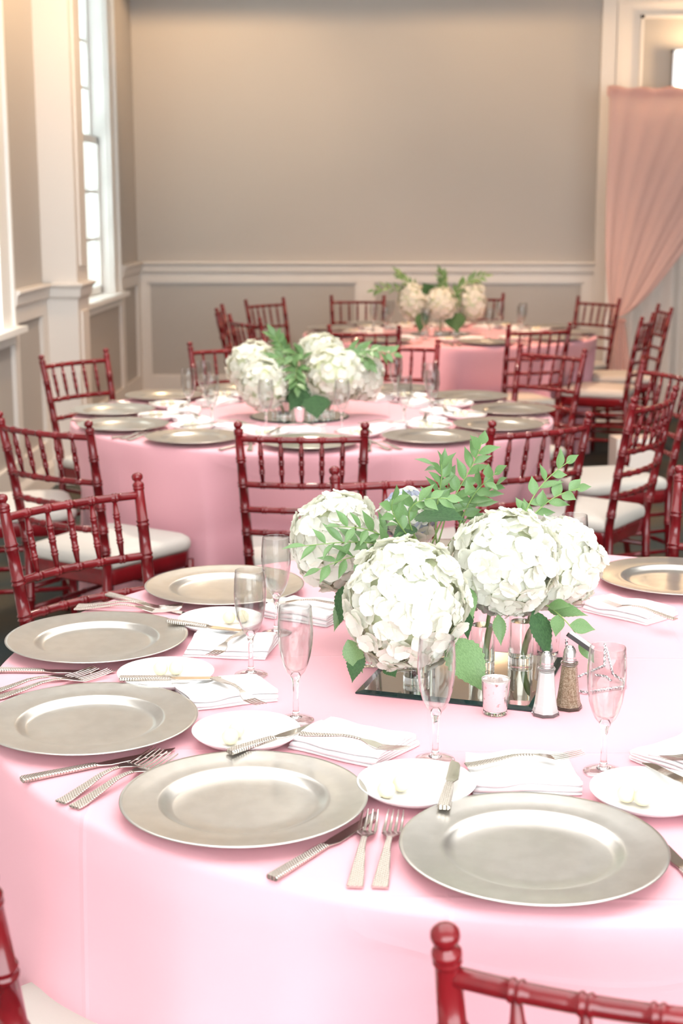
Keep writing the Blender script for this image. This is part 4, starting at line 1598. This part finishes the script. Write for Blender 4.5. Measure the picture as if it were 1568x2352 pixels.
for i, (p, n) in enumerate(((((0, 0, 0.17), (0, -0.06, 0.22), (-0.01, -0.12, 0.19), (0.0, -0.16, 0.13)), 16), (((0, 0, 0.17), (-0.06, 0, 0.25), (-0.07, -0.02, 0.28), (-0.09, -0.02, 0.31)), 12),
                            (((0.1, 0.05, 0.2), (0.2, 0, 0.27), (0.28, -0.02, 0.26), (0.36, -0.03, 0.24)), 16), (((0.1, 0.05, 0.2), (0.18, 0, 0.25), (0.22, -0.03, 0.25), (0.27, -0.05, 0.20)), 12),
                            (((0, 0, 0.17), (0.03, -0.04, 0.25), (0.0, -0.08, 0.26), (-0.02, -0.1, 0.24)), 14), (((0, 0, 0.17), (-0.04, -0.04, 0.24), (-0.08, -0.06, 0.24), (-0.10, -0.1, 0.20)), 10))):
    sprig([(cp[0] + a, cp[1] + b, TZ + c) for a, b, c in p], n, 0.07, 0.013, 'green ruscus sprig among the hydrangeas on ' + W2, 'ruscus sprigs on ' + W2, seed=60 + i, low=True)
votive((-0.305, 5.43, TZ), 0, 'silver mercury glass votive holder on ' + W2)

cp = (0.36, 9.32)
round_mirror(cp, 0.19, 'round mirror under the flowers on the table beside the chiffon drape')
for i, (dx, dy, z, r, rz, sd) in enumerate(((-0.175, 0.02, 0.965, 0.095, 0.125, 16), (0.0, -0.07, 0.955, 0.108, 0.100, 17), (0.20, 0.02, 0.960, 0.088, 0.135, 18))):
    lb = ['white hydrangea bloom at the window side of the bouquet on ', 'roundest white hydrangea bloom in the middle of the bouquet on ', 'tall white hydrangea bloom at the drape side on '][i]
    fx, fy = cp[0] + dx * 0.5, cp[1] + dy * 0.5
    vase2((fx, fy, MZ), 0, 'clear glass cylinder vase under the hydrangeas on ' + W3, 'vases on ' + W3)
    hydrangea((cp[0] + dx, cp[1] + dy, z), r, rz, 140, (fx, fy, FZ), lb + W3,
              [((cp[0] + dx * 0.6, cp[1] - 0.06, 0.90), (cp[0] + dx * 0.6 - 0.03, cp[1] - 0.14, 0.78), 0.045, (0, -0.9, 0.3), LEAF_BIG)] if i != 1 else
              [((cp[0] + 0.05, cp[1] - 0.06, 0.90), (cp[0] + 0.11, cp[1] - 0.14, 0.78), 0.05, (0, -0.9, 0.3), LEAF_BIG), ((cp[0] - 0.06, cp[1], 1.0), (cp[0] - 0.11, cp[1] - 0.04, 1.08), 0.05, (0, -0.9, 0.3), LEAF_BIG)], low=True, seed=sd, floret_scale=1.15)
for i, (p, n) in enumerate(((((-0.1, 0, 0.2), (-0.2, 0, 0.28), (-0.32, 0, 0.30), (-0.42, 0, 0.27)), 14), (((-0.1, 0, 0.2), (-0.18, 0, 0.3), (-0.24, 0, 0.34), (-0.27, 0, 0.38)), 12),
                            (((0, 0, 0.2), (0.01, 0, 0.3), (0.02, 0, 0.34), (0.0, -0.02, 0.38)), 14), (((0.05, 0, 0.2), (0.12, 0, 0.3), (0.18, 0, 0.35), (0.28, 0, 0.36)), 14), (((0.05, 0, 0.2), (0.08, -0.03, 0.28), (0.09, -0.05, 0.27), (0.09, -0.08, 0.20)), 10))):
    sprig([(cp[0] + a, cp[1] + b, TZ + c) for a, b, c in p], n, 0.075, 0.014, 'green ruscus sprig among the hydrangeas on ' + W3, 'ruscus sprigs on ' + W3, seed=80 + i, low=True)
votive((0.30, 9.14, TZ), 0, 'silver mercury glass votive holder on ' + W3)

# ---- small white box on the carpet beside the far table
bx_ = thing('floor_box', (1.47, 8.62, 0), R(8), 'small white box on a dark foot standing on the carpet', 'box')
part('body', box(-0.12, 0.12, -0.08, 0.08, 0.045, 0.225), 'white_trim', bx_, False)
part('foot', merge(box(-0.03, 0.03, -0.05, 0.05, 0, 0.045)), 'rubber', bx_, False)
